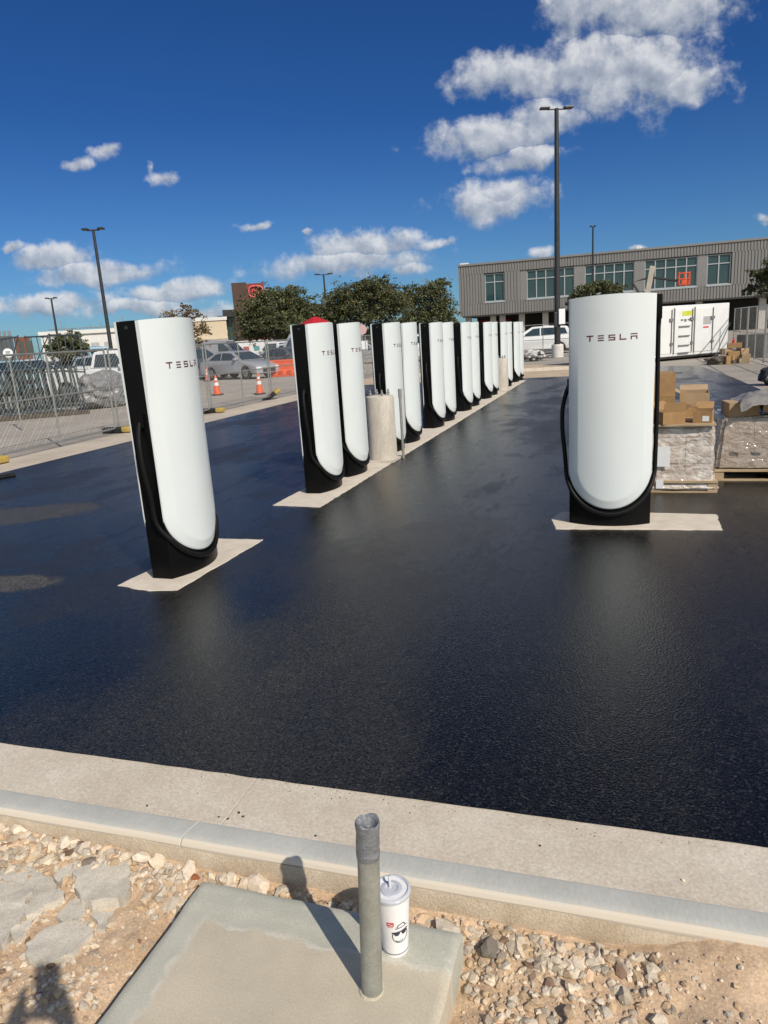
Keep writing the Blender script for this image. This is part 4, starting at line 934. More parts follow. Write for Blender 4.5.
# ------------------------------------------------------------------ vehicles
def arch(cx, r, n=9, z=.33):
    return [(cx + r*math.cos(PI - PI*i/n), z + r*math.sin(PI - PI*i/n)) for i in range(n+1)]
def rev(l): return l[::-1]
SPEC = {
 'sedan': dict(L=2.25, wd=.88, r=.32, ax=(-1.36, 1.36),
    top=[(2.24, .42), (2.2, .66), (1.85, .80), (1.05, .95), (-1.65, 1.0), (-2.12, .98), (-2.25, .72), (-2.22, .38)],
    gh=[(-1.95, .99), (-1.15, 1.38), (-.35, 1.47), (.25, 1.43), (1.15, .945)], tw=.62,
    win=[[(-1.45, 1.04), (-1.02, 1.33), (-.55, 1.38), (-.55, 1.02)], [(-.48, 1.02), (-.48, 1.39), (.2, 1.35), (.82, 1.01)]]),
 'suv': dict(L=2.35, wd=.94, r=.37, ax=(-1.42, 1.42),
    top=[(2.34, .45), (2.32, .85), (2.1, 1.02), (1.15, 1.12), (-2.2, 1.15), (-2.34, .9), (-2.32, .42)],
    gh=[(-2.22, 1.14), (-1.95, 1.64), (-.9, 1.72), (.2, 1.70), (1.2, 1.11)], tw=.70,
    win=[[(-1.95, 1.2), (-1.80, 1.55), (-1.25, 1.58), (-1.25, 1.18)], [(-1.17, 1.18), (-1.17, 1.59), (-.35, 1.61), (-.35, 1.17)], [(-.27, 1.17), (-.27, 1.61), (.15, 1.58), (.80, 1.16)]]),
 'pickup': dict(L=2.85, wd=.97, r=.40, ax=(-1.75, 1.85),
    top=[(2.84, .50), (2.82, .95), (2.6, 1.10), (1.35, 1.18), (-.55, 1.22), (-.60, 1.22), (-2.82, 1.22), (-2.85, .95), (-2.82, .55)],
    gh=[(-.60, 1.21), (-.50, 1.80), (-.1, 1.87), (.55, 1.84), (1.30, 1.17)], tw=.72,
    win=[[(-.42, 1.26), (-.36, 1.72), (.50, 1.72), (.95, 1.23)]]),
 'van': dict(L=2.75, wd=.98, r=.36, ax=(-1.7, 1.75),
    top=[(2.74, .45), (2.72, .9), (2.45, 1.15), (1.95, 1.25), (-2.70, 1.28), (-2.75, .45)],
    gh=[(-2.70, 1.27), (-2.62, 2.25), (-.5, 2.35), (.9, 2.25), (1.90, 1.24)], tw=.86,
    win=[[(.30, 1.35), (.30, 2.0), (.85, 1.98), (1.45, 1.32)]]),
}
def vehicle(name, kind, p, rz, m, label, cat, detail=True):
    s = SPEC[kind]; r = empty(name, (p.x, p.y, 0), rz, label, cat)
    zb = .26
    bot = [(-s['L']+.05, zb)] + arch(s['ax'][0], s['r']+.05, z=.30) + arch(s['ax'][1], s['r']+.05, z=.30) + [(s['L']-.05, zb)]
    mb = MB(); mb.prism(bot + s['top'], -s['wd'], s['wd'], 'y', bevel=.07, seg=2); mb.build("body", m, r, True, 40)
    gh = s['gh']; zl, zh = gh[0][1], max(q[1] for q in gh); bw, tw = s['wd']-.05, s['tw']
    hwf = lambda z: bw + (tw-bw)*(z-zl)/(zh-zl)
    bm = bmesh.new(); A = [bm.verts.new((x, -hwf(z), z)) for x, z in gh]; B = [bm.verts.new((x, hwf(z), z)) for x, z in gh]; n = len(gh)
    bm.faces.new(A); bm.faces.new(B[::-1])
    for i in range(n): bm.faces.new((A[i], B[i], B[(i+1) % n], A[(i+1) % n]))
    bmesh.ops.recalc_face_normals(bm, faces=bm.faces[:]); bmesh.ops.bevel(bm, geom=bm.edges[:], offset=.04, segments=2, affect='EDGES')
    MB().addbm(bm).build("cabin", m, r, True, 40)
    for sg in (-1, 1):
        for poly in s['win']:
            mb = MB(); mb.add([(x, sg*(hwf(z)+.010), z) for x, z in (poly if sg < 0 else poly[::-1])], [tuple(range(len(poly)))]); mb.build("window", M_GLASS, r)
    (xa, za), (xb, zb2) = gh[-2], gh[-1]
    mb = MB(); d = Vector((zb2-za, 0, -(xb-xa))).normalized()*-1; d = d if d.z > 0 else -d
    def slope(xa, za, xb, zb2, k0, k1):
        p0 = Vector((xa, 0, za)); p1 = Vector((xb, 0, zb2)); nn = Vector((za-zb2, 0, xb-xa)); nn = nn.normalized(); nn = nn if nn.z > 0 else -nn
        a_, b_ = p0.lerp(p1, k0)+nn*.010, p0.lerp(p1, k1)+nn*.010
        ya, yb = hwf(p0.lerp(p1, k0).z)-.07, hwf(p0.lerp(p1, k1).z)-.07
        return [(a_.x, -ya, a_.z), (b_.x, -yb, b_.z), (b_.x, yb, b_.z), (a_.x, ya, a_.z)]
    MB().add(slope(xa, za, xb, zb2, .12, .92), [(0, 1, 2, 3)]).build("windshield", M_GLASS, r)
    (xa, za), (xb, zb2) = gh[1], gh[0]
    MB().add(slope(xa, za, xb, zb2, .1, .75), [(0, 1, 2, 3)]).build("rear_window", M_GLASS, r)
    for ax in s['ax']:
        for sg in (-1, 1):
            y0, y1 = sg*(s['wd']-.20), sg*(s['wd']-.005)
            w_ = MB().cyl((ax, y0, s['r']), (ax, y1, s['r']), s['r'], n=24).build("wheel", M_TYRE, r, True)
            mb = MB(); mb.cyl((ax, y1, s['r']), (ax, y1+sg*.012, s['r']), s['r']*.66, s['r']*.60, n=20)
            mb.build("rim", M_RIM, w_)
    x, z = s['L'], s['top'][1][1]-.10
    for sg in (-1, 1):
        MB().bevbox((x-.16, sg*s['wd']*.78-.17, z-.09), (x-.02 if kind == 'sedan' else x+.012, sg*s['wd']*.78+.17, z+.04), .03).build("headlight", M_LABELW, r)
        MB().bevbox((-x-.012, sg*s['wd']*.84-.12, z-.05), (-x+.1, sg*s['wd']*.84+.12, z+.12), .03).build("tail_light", mat("tail_red", (.35, .02, .02), None, 5, .25), r)
        MB().bevbox((gh[-1][0]-.55, sg*(s['wd']+.02)-.09, gh[-1][1]+.03), (gh[-1][0]-.38, sg*(s['wd']+.02)+.09, gh[-1][1]+.17), .04).build("side_mirror", m, r)
    MB().bevbox((x-.05, -s['wd']*.5, z-.22), (x+.018, s['wd']*.5, z-.02), .02).build("grille", M_DARKM, r)
    if kind == 'pickup':
        MB().box((-2.75, -.80, 1.10), (-.66, .80, 1.226)).build("bed_floor", M_DARKM, r)
        for sg in (-1, 1): MB().box((-2.80, sg*.90-.06, 1.22), (-.62, sg*.90+.06, 1.30)).build("bed_rail", m, r)
    return r
WH = paint("white", (.74, .75, .75)); SV = paint("silver", (.33, .34, .36)); DG = paint("dark_grey", (.09, .095, .105)); BK = paint("black", (.015, .015, .017)); TL = paint("pale_blue", (.35, .52, .58))
def mid(pa, pb, off=.9):
    c = (pa+pb)/2; d = (pb-pa).normalized(); nn = Vector((-d.y, d.x, 0)); nn = nn if nn.dot(c) > 0 else -nn
    return c + nn*off, math.atan2(d.y, d.x)
c_, a_ = mid(G(208, 380.5), G(252, 379)); vehicle("parked_sedan", 'sedan', c_, a_-.12, SV, "silver sedan parked behind the two traffic cones", "car")
vehicle("parked_sedan", 'sedan', c_+Vector((.9, 4.4, 0)), a_-.12, DG, "dark grey sedan parked just behind the silver sedan", "car")
vehicle("parked_crossover", 'suv', c_+Vector((.2, 8.8, 0)), a_-.10, WH, "white crossover parked behind the dark grey sedan", "car")
pk = D(281, 368, 52); vehicle("pickup_truck", 'pickup', Vector((pk.x, pk.y, 0)), a_+PI+.05, WH, "white pickup truck behind the orange barrier", "pickup")
pk = D(300, 366, 47); vehicle("white_van", 'van', Vector((pk.x+.8, pk.y, 0)), a_+PI-.3, WH, "white van partly hidden behind the first charging post of the island", "van")
pk = D(196, 370, 44); vehicle("parked_hatchback", 'suv', Vector((pk.x, pk.y, 0)), a_-.1, DG, "dark hatchback partly hidden behind the nearest post's right edge", "car")
pk = D(222, 360, 66); vehicle("passenger_van", 'van', Vector((pk.x, pk.y, 0)), a_+.2, SV, "grey passenger van far behind the silver sedan", "van")
c_, a2 = mid(G(96, 404), G(140, 400)); c_ = G(128, 403)+Vector((-1.9, 2.2, 0))
vehicle("box_truck", 'pickup', c_, a_+.25, WH, "white pickup behind the fence just left of the nearest post", "pickup")
for i, (px, py, ds, kd, m_, lab, cat) in enumerate([(30, 368, 47, 'suv', WH, "white car behind the scaffold stack at far left", "car"), (62, 366, 52, 'sedan', DG, "dark sedan in front of the round green tree", "car"), (92, 362, 56, 'van', TL, "pale blue van among the cars at far left", "van"), (112, 366, 45, 'suv', SV, "silver car behind the white pickup at left", "car"), (8, 370, 42, 'suv', TL, "pale teal car at the very left edge", "car")]):
    q = D(px, py, ds); vehicle("parked_car", kd, Vector((q.x, q.y, 0)), a_+.3*math.sin(i*3), m_, lab, cat)
FAR = [(22, 84, 'suv', DG, "dark car in the far row left of the round tree"), (48, 78, 'sedan', WH, "white sedan in the far row under the round tree"), (80, 82, 'suv', SV, "silver car in the far row right of the round tree"), (104, 76, 'sedan', WH, "white sedan in the far row by the warehouse wall"), (120, 64, 'suv', BK, "black car in the middle row left of the nearest post's top"), (206, 74, 'suv', DG, "dark car in the far row under the cream building"), (240, 80, 'suv', WH, "white car in the far row before the brick tower"), (318, 60, 'sedan', DG, "dark car between the first two posts of the row"), (345, 62, 'suv', SV, "silver car far behind the second post of the row"), (440, 66, 'suv', DG, "dark car far behind the fourth pair of posts")]
for px, ds, kd, m_, lab in FAR:
    q = D(px, 352, ds); vehicle("parked_car", kd, Vector((q.x, q.y, 0)), a_+random.uniform(-.2, .2), m_, lab, "car")
q = (G(519, 356)+G(556, 355))/2; vehicle("parked_suv", 'suv', Vector((-5.2, 47.5, 0)), PI+.12, WH, "white sport utility car right of the far end of the row", "car")
vehicle("parked_suv", 'suv', Vector((-2.5, 52.5, 0)), PI+.1, BK, "black car beside the tall light pole's base", "car")
q = D(420, 355, 48); vehicle("parked_car", 'suv', Vector((q.x, q.y, 0)), a_+.3, WH, "white car seen through the gap between second and third pair", "car")
q = D(366, 358, 50); vehicle("parked_car", 'sedan', Vector((q.x, q.y, 0)), a_+.2, SV, "silver car seen through the gap between first and second pair", "car")
# long white trailer with painted blobs
a, b = D(238, 357, 72), D(264, 356, 72); r = empty("white_trailer", (a.x, a.y, 0), math.atan2((b-a).y, (b-a).x), "long low white trailer with faded graphics behind the sedans", "trailer")
ln = (b-a).length+6; MB().bevbox((-3, 0, .7), (ln-3, 2.4, 2.15), .08).build("trailer_box", WH, r)
for i, (x, c) in enumerate(((.6, (.35, .10, .10)), (1.6, (.1, .3, .3)), (2.5, (.12, .12, .14)))): MB().bevbox((x, -.02, 1.15), (x+.55, -.003, 1.6), .004).build("painted_graphic", paint("graphic%d" % i, c), r)
for x in (-2, ln-4.5): MB().cyl((x, -.01, .42), (x, .3, .42), .42, n=16).build("wheel", M_TYRE, r)
# stop sign by the far car in first gap
q = D(362, 338, 40); r = empty("lot_sign", (q.x, q.y, 0), math.atan2(-q.x, q.y)+.0, "white and red lot signs on a thin post behind the nearer pier", "sign")
MB().cyl((0, 0, 0), (0, 0, 2.5), .03, n=8).build("sign_post", M_GALV, r)
MB().cyl((0, -.04, 2.15), (0, -.06, 2.15), .30, n=8).build("sign_disc", paint("sign_pink", (.55, .35, .35)), r)
MB().bevbox((-.25, -.06, 1.1), (.28, -.04, 1.55), .008).build("sign_plate", M_LABELW, r)

# ------------------------------------------------------------------ light poles
def light_pole(px, py, dist, label, r0=.10, arm=.75, rz=0.0, heads=(-1, 1), base=None, m=M_DARKM):
    q = D(px, py, dist); r = empty("light_pole", (q.x, q.y, 0), rz, label, "light pole", "tall parking lot light poles"); h = q.z
    MB().cyl((0, 0, 0), (0, 0, h-.02), r0, r0*.62, n=12).build("shaft", m, r, True)
    MB().cyl((-arm*.55, 0, h-.06), (arm*.55, 0, h-.06), .035, n=8).build("arm", m, r)
    for sg in heads: MB().bevbox((sg*arm*.45 if sg > 0 else -arm, -.17, h-.05), (arm if sg > 0 else -arm*.45, .17, h+.05), .03).build("lamp_head", m, r)
    if base: MB().lathe([(base, 0), (base, .66), (base-.03, .70)], 24).build("concrete_base", mat("white_base", (.66, .64, .60), (.55, .53, .5), 4, .8), r, True)
    return r, h
tp, th = light_pole(556.5, 108, 41, "tallest black light pole with two lamp heads right of the row", .17, .85, YAW+.1, base=.32)
MB().bevbox((-.02, -.30, 1.75), (.33, -.18, 2.55), .02).build("meter_box", M_LABELW, tp)
MB().bevbox((-.26, -.30, 1.6), (-.10, -.16, 2.4), .02).build("switch_box", M_DARKM, tp)
light_pole(93, 229, 41, "black light pole with two lamp heads above the left parked cars", .11, .55, YAW)
light_pole(51, 298, 72, "small distant light pole at far left above the round tree", .12, .5, YAW)
light_pole(323.5, 274, 70, "small distant light pole between the two dark oaks", .12, .85, YAW)
light_pole(593, 226, 60, "thin distant light pole in front of the grey building", .10, .22, YAW)

# ------------------------------------------------------------------ grey building on the right
ZR, ZB = 9.0, 3.38
A0 = G(0, 0); d = ray(458, 265); PA = CAM + d*((ZR-CAMZ)/d.z); d = ray(768, 237); PB = CAM + d*((ZR-CAMZ)/d.z)
ex = Vector((PB.x-PA.x, PB.y-PA.y, 0)); WB = ex.length; ex.normalize(); BRZ = math.atan2(ex.y, ex.x); nrm = Vector((ex.y, -ex.x, 0))
bld = empty("grey_building", (PA.x, PA.y, 0), BRZ, "long two storey building with ribbed grey metal cladding and ribbon windows", "building")
def bl(px, py):
    q = onplane(px, py, PA, nrm) - Vector((PA.x, PA.y, 0)); return q.dot(ex), q.z
M_CLAD = mat("grey_cladding", (.205, .198, .190), (.172, .166, .160), 1.2, .6, stretch=(3, 3, .1))
M_CLADP = mat("smooth_grey_panel", (.21, .205, .20), (.19, .185, .18), .6, .6)
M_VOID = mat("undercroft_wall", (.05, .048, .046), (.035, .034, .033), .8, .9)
LB = WB + 30
wins = []
for (x0, y0, x1, y1, nm, nv) in ((485, 273.5, 504, 302, 'w', 2), (527, 269.5, 574, 297.5, 's', 5), (585, 263.5, 634, 291, 's', 5), (645, 258, 697, 287.5, 's', 5), (707.5, 254, 730.5, 284.6, 'w', 2)):
    ua, za = bl(x0, y1); ub, zb_ = bl(x1, y0); ub2, za2 = bl(x1, y1); ua2, zb2 = bl(x0, y0)
    wins.append(((ua+ua2)/2, (ub+ub2)/2, (za+za2)/2, (zb_+zb2)/2, nv))
zs0 = sum(w_[2] for w_ in wins)/5; zs1 = sum(w_[3] for w_ in wins)/5
wins = [(a, b, zs0, zs1, n) for a, b, _, _, n in wins]
mb = MB()          # ribbed cladding with openings: front built of panels around the windows
def ribbed(x0, x1, z0, z1):
    st = .30; n = max(1, int((x1-x0)/st)); st = (x1-x0)/n
    rv = random.Random(int(x0*7+z0*3))
    for i in range(n):
        a = x0+st*i
        mb.box((a, 0, z0), (a+st*.62, .4, z1)); mb.box((a+st*.62, .06, z0), (a+st, .4, z1))
x = 0
ribbed(0, LB, zs1+.12, ZR-.22); ribbed(0, LB, ZB, zs0-.12)
for w_ in wins[:2]: pass
grp = [(wins[0][0]-.1, wins[0][1]+.1), (wins[1][0]-.75, wins[4][1]+.12)]
edges = [0] + [t for g_ in grp for t in g_] + [LB]
for i in range(0, len(edges), 2): ribbed(edges[i], edges[i+1], zs0-.12, zs1+.12)
mb.build("cladding", M_CLAD, bld)
mb = MB(); mb.box((.0, .42, ZB+.02), (LB, 16, ZR-.3)); mb.build("upper_block", M_CLADP, bld)
mb = MB(); mb.box((-.08, -.09, ZR-.20), (LB, .35, ZR)); mb.build("parapet_cap", M_CLADP, bld)
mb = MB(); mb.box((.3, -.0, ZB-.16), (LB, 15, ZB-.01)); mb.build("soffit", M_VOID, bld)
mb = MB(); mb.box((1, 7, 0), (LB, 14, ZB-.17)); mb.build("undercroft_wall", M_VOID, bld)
for (a, b) in ((wins[1][0]-.75, wins[1][0]), (wins[1][1], wins[2][0]), (wins[2][1], wins[3][0]), (wins[3][1], wins[4][0])):
    MB().box((a+.02, .12, zs0-.10), (b-.02, .40, zs1+.10)).build("spandrel_panel", M_CLADP, bld)
M_WGL = mat("teal_glass", (.020, .052, .062), (.03, .068, .078), .35, .06, spec=.35)
M_MULL = mat("window_aluminium", (.40, .43, .44), (.35, .38, .39), 3, .5, metal=.2)
for i, (a, b, z0, z1, nv) in enumerate(wins):
    wn_ = MB().box((a, .30, z0), (b, .38, z1)).build("window", M_WGL, bld)
    mb = MB()
    for k in range(nv+1):
        x = a+(b-a)*k/nv; mb.box((x-.055, .20, z0), (x+.055, .29, z1))
    zt = z1-(z1-z0)*.30
    for k in range(nv):
        x0, x1 = a+(b-a)*k/nv+.056, a+(b-a)*(k+1)/nv-.056
        mb.box((x0, .21, zt-.05), (x1, .285, zt+.05))
        mb.box((x0, .21, z1-.07), (x1, .285, z1)); mb.box((x0, .21, z0), (x1, .285, z0+.07))
    mb.build("mullions", M_MULL, wn_)
    MB().box((a-.1, -.04, z0-.16), (b+.1, .295, z0-.004)).build("sill", M_MULL, wn_)
for px in (467, 492, 501.5, 521, 545, 575, 640, 700, 764):
    u = bl(px, 320)[0]; MB().box((u-.32, 1.0, 0), (u+.32, 1.6, ZB-.165)).build("column", mat("pale_column", (.50, .48, .44), None, 2, .8), bld)
for px in (476, 498):
    u = bl(px, 321)[0]; MB().box((u-.75, 6.8, 0), (u+.75, 6.99, ZB-.5)).build("red_door", mat("red_panel", (.30, .012, .018), None, 2, .6), bld)
u0 = bl(458, 265)[0]; MB().box((.1, .8, ZR+.001), (1.0, 1.8, ZR+.22)).build("roof_vent", M_LABELW, bld)
MB().box((bl(640, 250)[0]-.3, 1, ZR+.001), (bl(640, 250)[0]+.3, 1.6, ZR+.3)).build("roof_vent", M_LABELW, bld)
# orange boom lift in front of the building
q = D(684, 279, 66); r = empty("boom_lift", (q.x, q.y, 0), BRZ, "boom lift with orange basket raised against the building's ribbon windows", "boom lift")
MB().bevbox((-3.2, -.9, .35), (-.6, .9, 1.3), .1).build("chassis", M_DARKM, r)
for x in (-2.8, -1.0):
    for y in (-.95, .75): MB().cyl((x, y, .45), (x, y+.2, .45), .45, n=16).build("wheel", M_TYRE, r)
z = q.z; mb = MB(); mb.tube([(-1.8, 0, 1.3), (-4.0, 0, z+.05), (-2.6, 0, z+.35), (-.5, 0, z-.1)], .10, 8); mb.build("boom", M_DARKM, r)
mb = MB()
BK_ = .40
for zz in (z-.45, z, z+.45):
    for a, b in (((-BK_, -.3), (BK_, -.3)), ((-BK_, .3), (BK_, .3)), ((-BK_, -.3), (-BK_, .3)), ((BK_, -.3), (BK_, .3))): mb.cyl((*a, zz), (*b, zz), .045, n=6)
for a in ((-BK_, -.3), (BK_, -.3), (-BK_, .3), (BK_, .3), (0, -.3)): mb.cyl((*a, z-.45), (*a, z+.55), .04, n=6)
mb.box((-BK_, -.3, z-.52), (BK_, .3, z-.45)); mb.box((-.2, -.34, z-.4), (.2, -.31, z-.1))
mb.build("basket", M_ORANGE, r)

# ------------------------------------------------------------------ white container
ca, cb_ = G(661, 361.5), G(727, 355.5); cd_ = (cb_-ca).normalized(); cL = (cb_-ca).length
ct = empty("white_container", (cb_.x, cb_.y, 0), math.atan2(cd_.y, cd_.x), "white steel container with locked doors behind the pallets", "container")
H0, H1 = .16, 2.18
MB().bevbox((-cL-2.2, 0, H0), (0, 2.3, H1), .03).build("container_box", WH, ct)
mb = MB(); mb.box((-cL-2.2, -.03, H0-.08), (0, .5, H0-.002)); mb.box((-cL-1.8, .2, 0), (-cL-1.5, 2, H0-.09)); mb.box((-.6, .2, 0), (-.3, 2, H0-.09)); mb.build("skid_base", M_DARKM, ct)
M_FRM = mat("container_edge", (.14, .14, .145), (.2, .2, .2), 5, .6)
for i, (a, b) in enumerate(((-4.2, -3.0), (-2.95, -1.92), (-1.88, -.82))):
    a = a if i else -3.9
    dr = MB().bevbox((a+.03, -.022, H0+.12), (b-.03, -.002, H1-.14), .006).build("door", WH, ct)
    mb = MB(); mb.cyl((b-.10, -.05, H0+.14), (b-.10, -.05, H1-.15), .018, n=8); mb.build("lock_rod", M_FRM, dr)
    mb = MB(); mb.box((a-.02, -.03, H0+.08), (a+.03, -.004, H1-.1)); mb.build("door_seal", M_FRM, dr)
    mb = MB(); mb.box((b-.22, -.075, H1-.62), (b-.02, -.024, H1-.50)); mb.box((b-.16, -.07, H0+.45), (b-.02, -.024, H0+.55)); mb.build("latch", M_FRM, dr)
for z in (H1-.84, H1-1.22, H1-1.60, H1-1.90): MB().box((-2.72, -.07, z-.022), (-2.15, -.026, z+.022)).build("step_rung", M_FRM, ct)
MB().box((-2.55, -.028, H1-.42), (-2.0, -.0235, H1-.24)).build("yellow_sticker", mat("lime_sticker", (.55, .60, .05), None, 5, .5), ct)
MB().box((-1.42, -.028, H1-.82), (-.98, -.0235, H1-.5)).build("notice_sticker", mat("grey_sticker", (.25, .26, .28), (.5, .5, .5), 30, .5), ct)
MB().box((-1.42, -.028, H1-.96), (-1.12, -.0235, H1-.90)).build("notice_sticker", M_REDINK, ct)
for k in range(4): MB().box((-2.62+.18*k, -.028, H1-.62-.04*(k % 2)), (-2.50+.18*k, -.0235, H1-.55)).build("stencil_mark", M_FRM, ct)
mb = MB(); mb.tube([(-1.3, -.6, .03), (-.6, -.35, .8), (-.02, -.1, 1.35)], .02, 6); o = mb.build("strap", M_DARKM, ct)
# pile of small boxes and rubble beside it
bp0 = G(727, 364); k = 0
for (dx, dy, z, sx, sy, sz, rz, lab) in [(0.05, 0, 0, .3, .3, .28, .3, "left front carton at the foot of the small pile by the fence"), (.62, .15, 0, .26, .26, .30, -.2, "right front carton at the foot of the small pile by the fence"), (.22, .35, 0, .38, .32, .42, .1, "dark middle carton inside the small pile by the fence"), (.0, .4, .32, .34, .3, .2, .2, "upper left carton in the small pile by the fence"), (.26, .38, .54, .46, .32, .16, -.05, "flat topmost carton of the small pile by the fence"), (.56, .45, .30, .28, .28, .2, .3, "upper right carton in the small pile by the fence")]:
    o = MB().bevbox((-sx/2, -sy/2, 0), (sx/2, sy/2, sz), .006).build("small_carton", M_CARD2 if k % 2 else M_CARD); o.location = (bp0.x+dx, bp0.y+dy, z); o.rotation_euler = (0, 0, rz); k += 1
    tag(o, lab, "cardboard box", "cartons piled by the right fence")
o = MB().lathe([(.05, 0), (.045, .10), (.012, .13), (.012, .19)], 12).build("red_bottle", mat("bottle_red", (.6, .03, .03), None, 5, .4)); o.location = (bp0.x+.22, bp0.y+.35, .701); tag(o, "small red bottle on top of the carton pile by the fence", "bottle")
blob("rubble_heap", (bp0.x-.25, bp0.y+.1, 0), .45, .3, .30, mat("dark_rubble", (.08, .07, .06), (.16, .13, .10), 9, .9), "dark rubble and rags at the foot of the small carton pile", "rubble heap", 21, .5)
# green-screen stack behind right fence
for i in range(7):
    o = copy_tree(sp_); o.location = (5.6+.55*i, 31+.5*i, .9); o.scale = (1.1, 1, 1.0); o.rotation_euler = (.1*math.sin(i), 0, .1*i)
    tag(o, "grey scaffold frame stacked behind the right side fence", "scaffold frame", "scaffold frames behind the right fence")
o = MB().bevbox((0, 0, 0), (7, 1.6, .88), .02).build("timber_stack", mat("grey_pallets", (.18, .17, .15), (.10, .10, .09), 3, .9)); o.location = (5.2, 31, 0); o.rotation_euler = (0, 0, .5); tag(o, "low grey timber stack behind the right side fence", "timber stack")
# rubbish near the far end of the row
q = G(530, 361); blob("rubbish_heap", (q.x, q.y, 0), .8, .5, .55, mat("white_rags", (.62, .61, .58), (.10, .10, .10), 3.5, .8, lo=.45, hi=.55), "heap of black and white rubbish beyond the far end of the row", "rubbish heap", 31, .55)
o = MB().prism([(0, 0), (.15, 0), (.15, .13), (.02, .13)], -9, 1.2, 'x').build("far_kerb", M_PAD); o.location = (0, 28.95, 0); o["kind"] = "structure"
blob("dark_bag", (G(766, 385).x+.15, G(766, 385).y, 0), .3, .3, .5, M_DARKM, "black bag at the photo's right edge beyond the slumped load", "bag", 41, .3)

# ------------------------------------------------------------------ far buildings on the left
def sbox(name, pa, pb, z0, z1, depth, m, label, cat):
    r = empty(name, (pa.x, pa.y, 0), math.atan2((pb-pa).y, (pb-pa).x), label, cat); ln = math.hypot((pb-pa).x, (pb-pa).y)
    MB().box((0, 0, z0), (ln, depth, z1)).build("wall", m, r); return r, ln
M_WW = mat("white_wall", (.66, .65, .62), (.58, .57, .55), .3, .8)
a, b = D(40, 334, 95), D(160, 330, 95)
r, ln = sbox("white_warehouse", a, b, 0, 4.3, 18, M_WW, "long low white warehouse with equipment along its roof at far left", "warehouse")
MB().box((-.2, -.25, 4.301), (ln+.2, .0, 4.75)).build("parapet", M_WW, r)
for k in range(9): MB().box((1+ln*k/9.2, -.06, 1.0), (1+ln*k/9.2+.9, -.003, 3.2)).build("dock_door", mat("dock_grey", (.40, .40, .39), None, 3, .6), r)
for k in range(22):
    x = 1+ln*k/23+random.uniform(-.2, .2); h = random.uniform(.6, 1.9); MB().cyl((x, .8, 4.3), (x, .8, 4.3+h), .04, n=6).build("roof_pipe", M_GALV, r)
mb = MB(); mb.cyl((1, .8, 5.0), (ln-1, .8, 5.0), .05, n=6); mb.build("roof_rail", M_GALV, r)
a, b = D(14, 340, 80), D(30, 340, 80)
r, ln = sbox("brick_building", a, b, 0, 3.9, 10, mat("red_brown_wall", (.20, .075, .045), (.16, .06, .04), .5, .85), "small red brown brick building at the far left edge", "building")
for k in range(2): MB().box((.3+ln*.5*k, -.03, 2.2), (.3+ln*.5*k+.5, -.003, 3.5)).build("window", M_GLASS, r)
a, b = D(-8, 340, 78), D(13, 340, 78)
r, ln = sbox("dark_shed", a, b, 0, 4.0, 10, mat("dark_shed_wall", (.06, .07, .08), (.09, .10, .11), .5, .8), "dark flat roofed shed cut by the left photo edge", "building")
for k in range(4): MB().cyl((.3+ln*k/4.2, .3, 4.0), (.3+ln*k/4.2, .3, 4.5), .12, n=8).build("roof_vent", M_GALV, r)
a, b = D(188, 322, 82), D(226, 320, 82)
r, ln = sbox("cream_building", a, b, 0, 4.75, 14, mat("cream_wall", (.60, .50, .36), (.54, .45, .32), .3, .85), "cream windowless building between autumn tree and brick tower", "building")
MB().box((-.1, -.12, 4.55), (ln+.1, .0, 4.9)).build("parapet", M_WW, r); MB().box((0, -1.2, 2.35), (ln, -.003, 2.6)).build("awning", mat("tan_awning", (.35, .32, .27), None, 2, .7), r)
# brick sign tower with glazed entrance
tA, tB, tC = D(231, 283, 85), D(246, 283, 85), D(262, 286, 86.5)
zt = tA.z; tw = empty("sign_tower", (tA.x, tA.y, 0), math.atan2((tB-tA).y, (tB-tA).x), "brown brick sign tower with red emblem rising behind the oak", "tower")
l1 = math.hypot((tB-tA).x, (tB-tA).y)
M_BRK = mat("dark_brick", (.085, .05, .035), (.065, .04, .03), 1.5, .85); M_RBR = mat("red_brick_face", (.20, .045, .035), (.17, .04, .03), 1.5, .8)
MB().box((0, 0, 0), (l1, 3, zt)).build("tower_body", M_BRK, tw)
MB().box((l1+.004, .05, 0), (l1+1.95, 2.8, zt-.15)).build("sign_wall", M_RBR, tw)
mb = MB(); cx_, cz_ = l1+1.0, zt-1.05
pts = [(cx_+.80*math.copysign(abs(math.cos(t))**.7, math.cos(t)), -.10, cz_+.60*math.copysign(abs(math.sin(t))**.7, math.sin(t))) for t in np.linspace(0, 2*PI, 28)]
mb.tube(pts, .085, 8); mb.tube(smooth_path([(cx_-.45, -.10, cz_-.2), (cx_-.30, -.10, cz_+.25), (cx_-.05, -.10, cz_+.05), (cx_+.15, -.10, cz_+.28), (cx_+.30, -.10, cz_-.05), (cx_+.05, -.10, cz_-.28), (cx_+.5, -.10, cz_-.15)], 5), .06, 6)
mb.build("sign_emblem", mat("pink_red_sign", (.75, .12, .13), None, 3, .4), tw)
MB().box((-1.9, -.6, 4.95), (-.003, 1.6, 5.1)).build("canopy", M_DARKM, tw); MB().box((-1.3, .2, 5.101), (-.003, 1.6, 5.75)).build("roof_block", M_DARKM, tw)
MB().box((-1.1, .5, 1.5), (-.003, 1.4, 4.94)).build("glazing", M_WGL, tw)
mb = MB()
for x in (-1.1, -.75, -.4): mb.box((x-.03, .44, 1.5), (x+.03, .497, 4.94))
mb.build("mullions", M_DARKM, tw); MB().box((-1.0, .4, 0), (-.45, 1.4, 1.49)).build("plinth", M_CLADP, tw)
mb = MB(); mb.cyl((-1.8, -.4, 4.95), (-1.0, .45, 3.4), .06, n=6); mb.build("canopy_strut", M_LABELW, tw)
a, b = D(262, 296, 88), D(335, 292, 88)
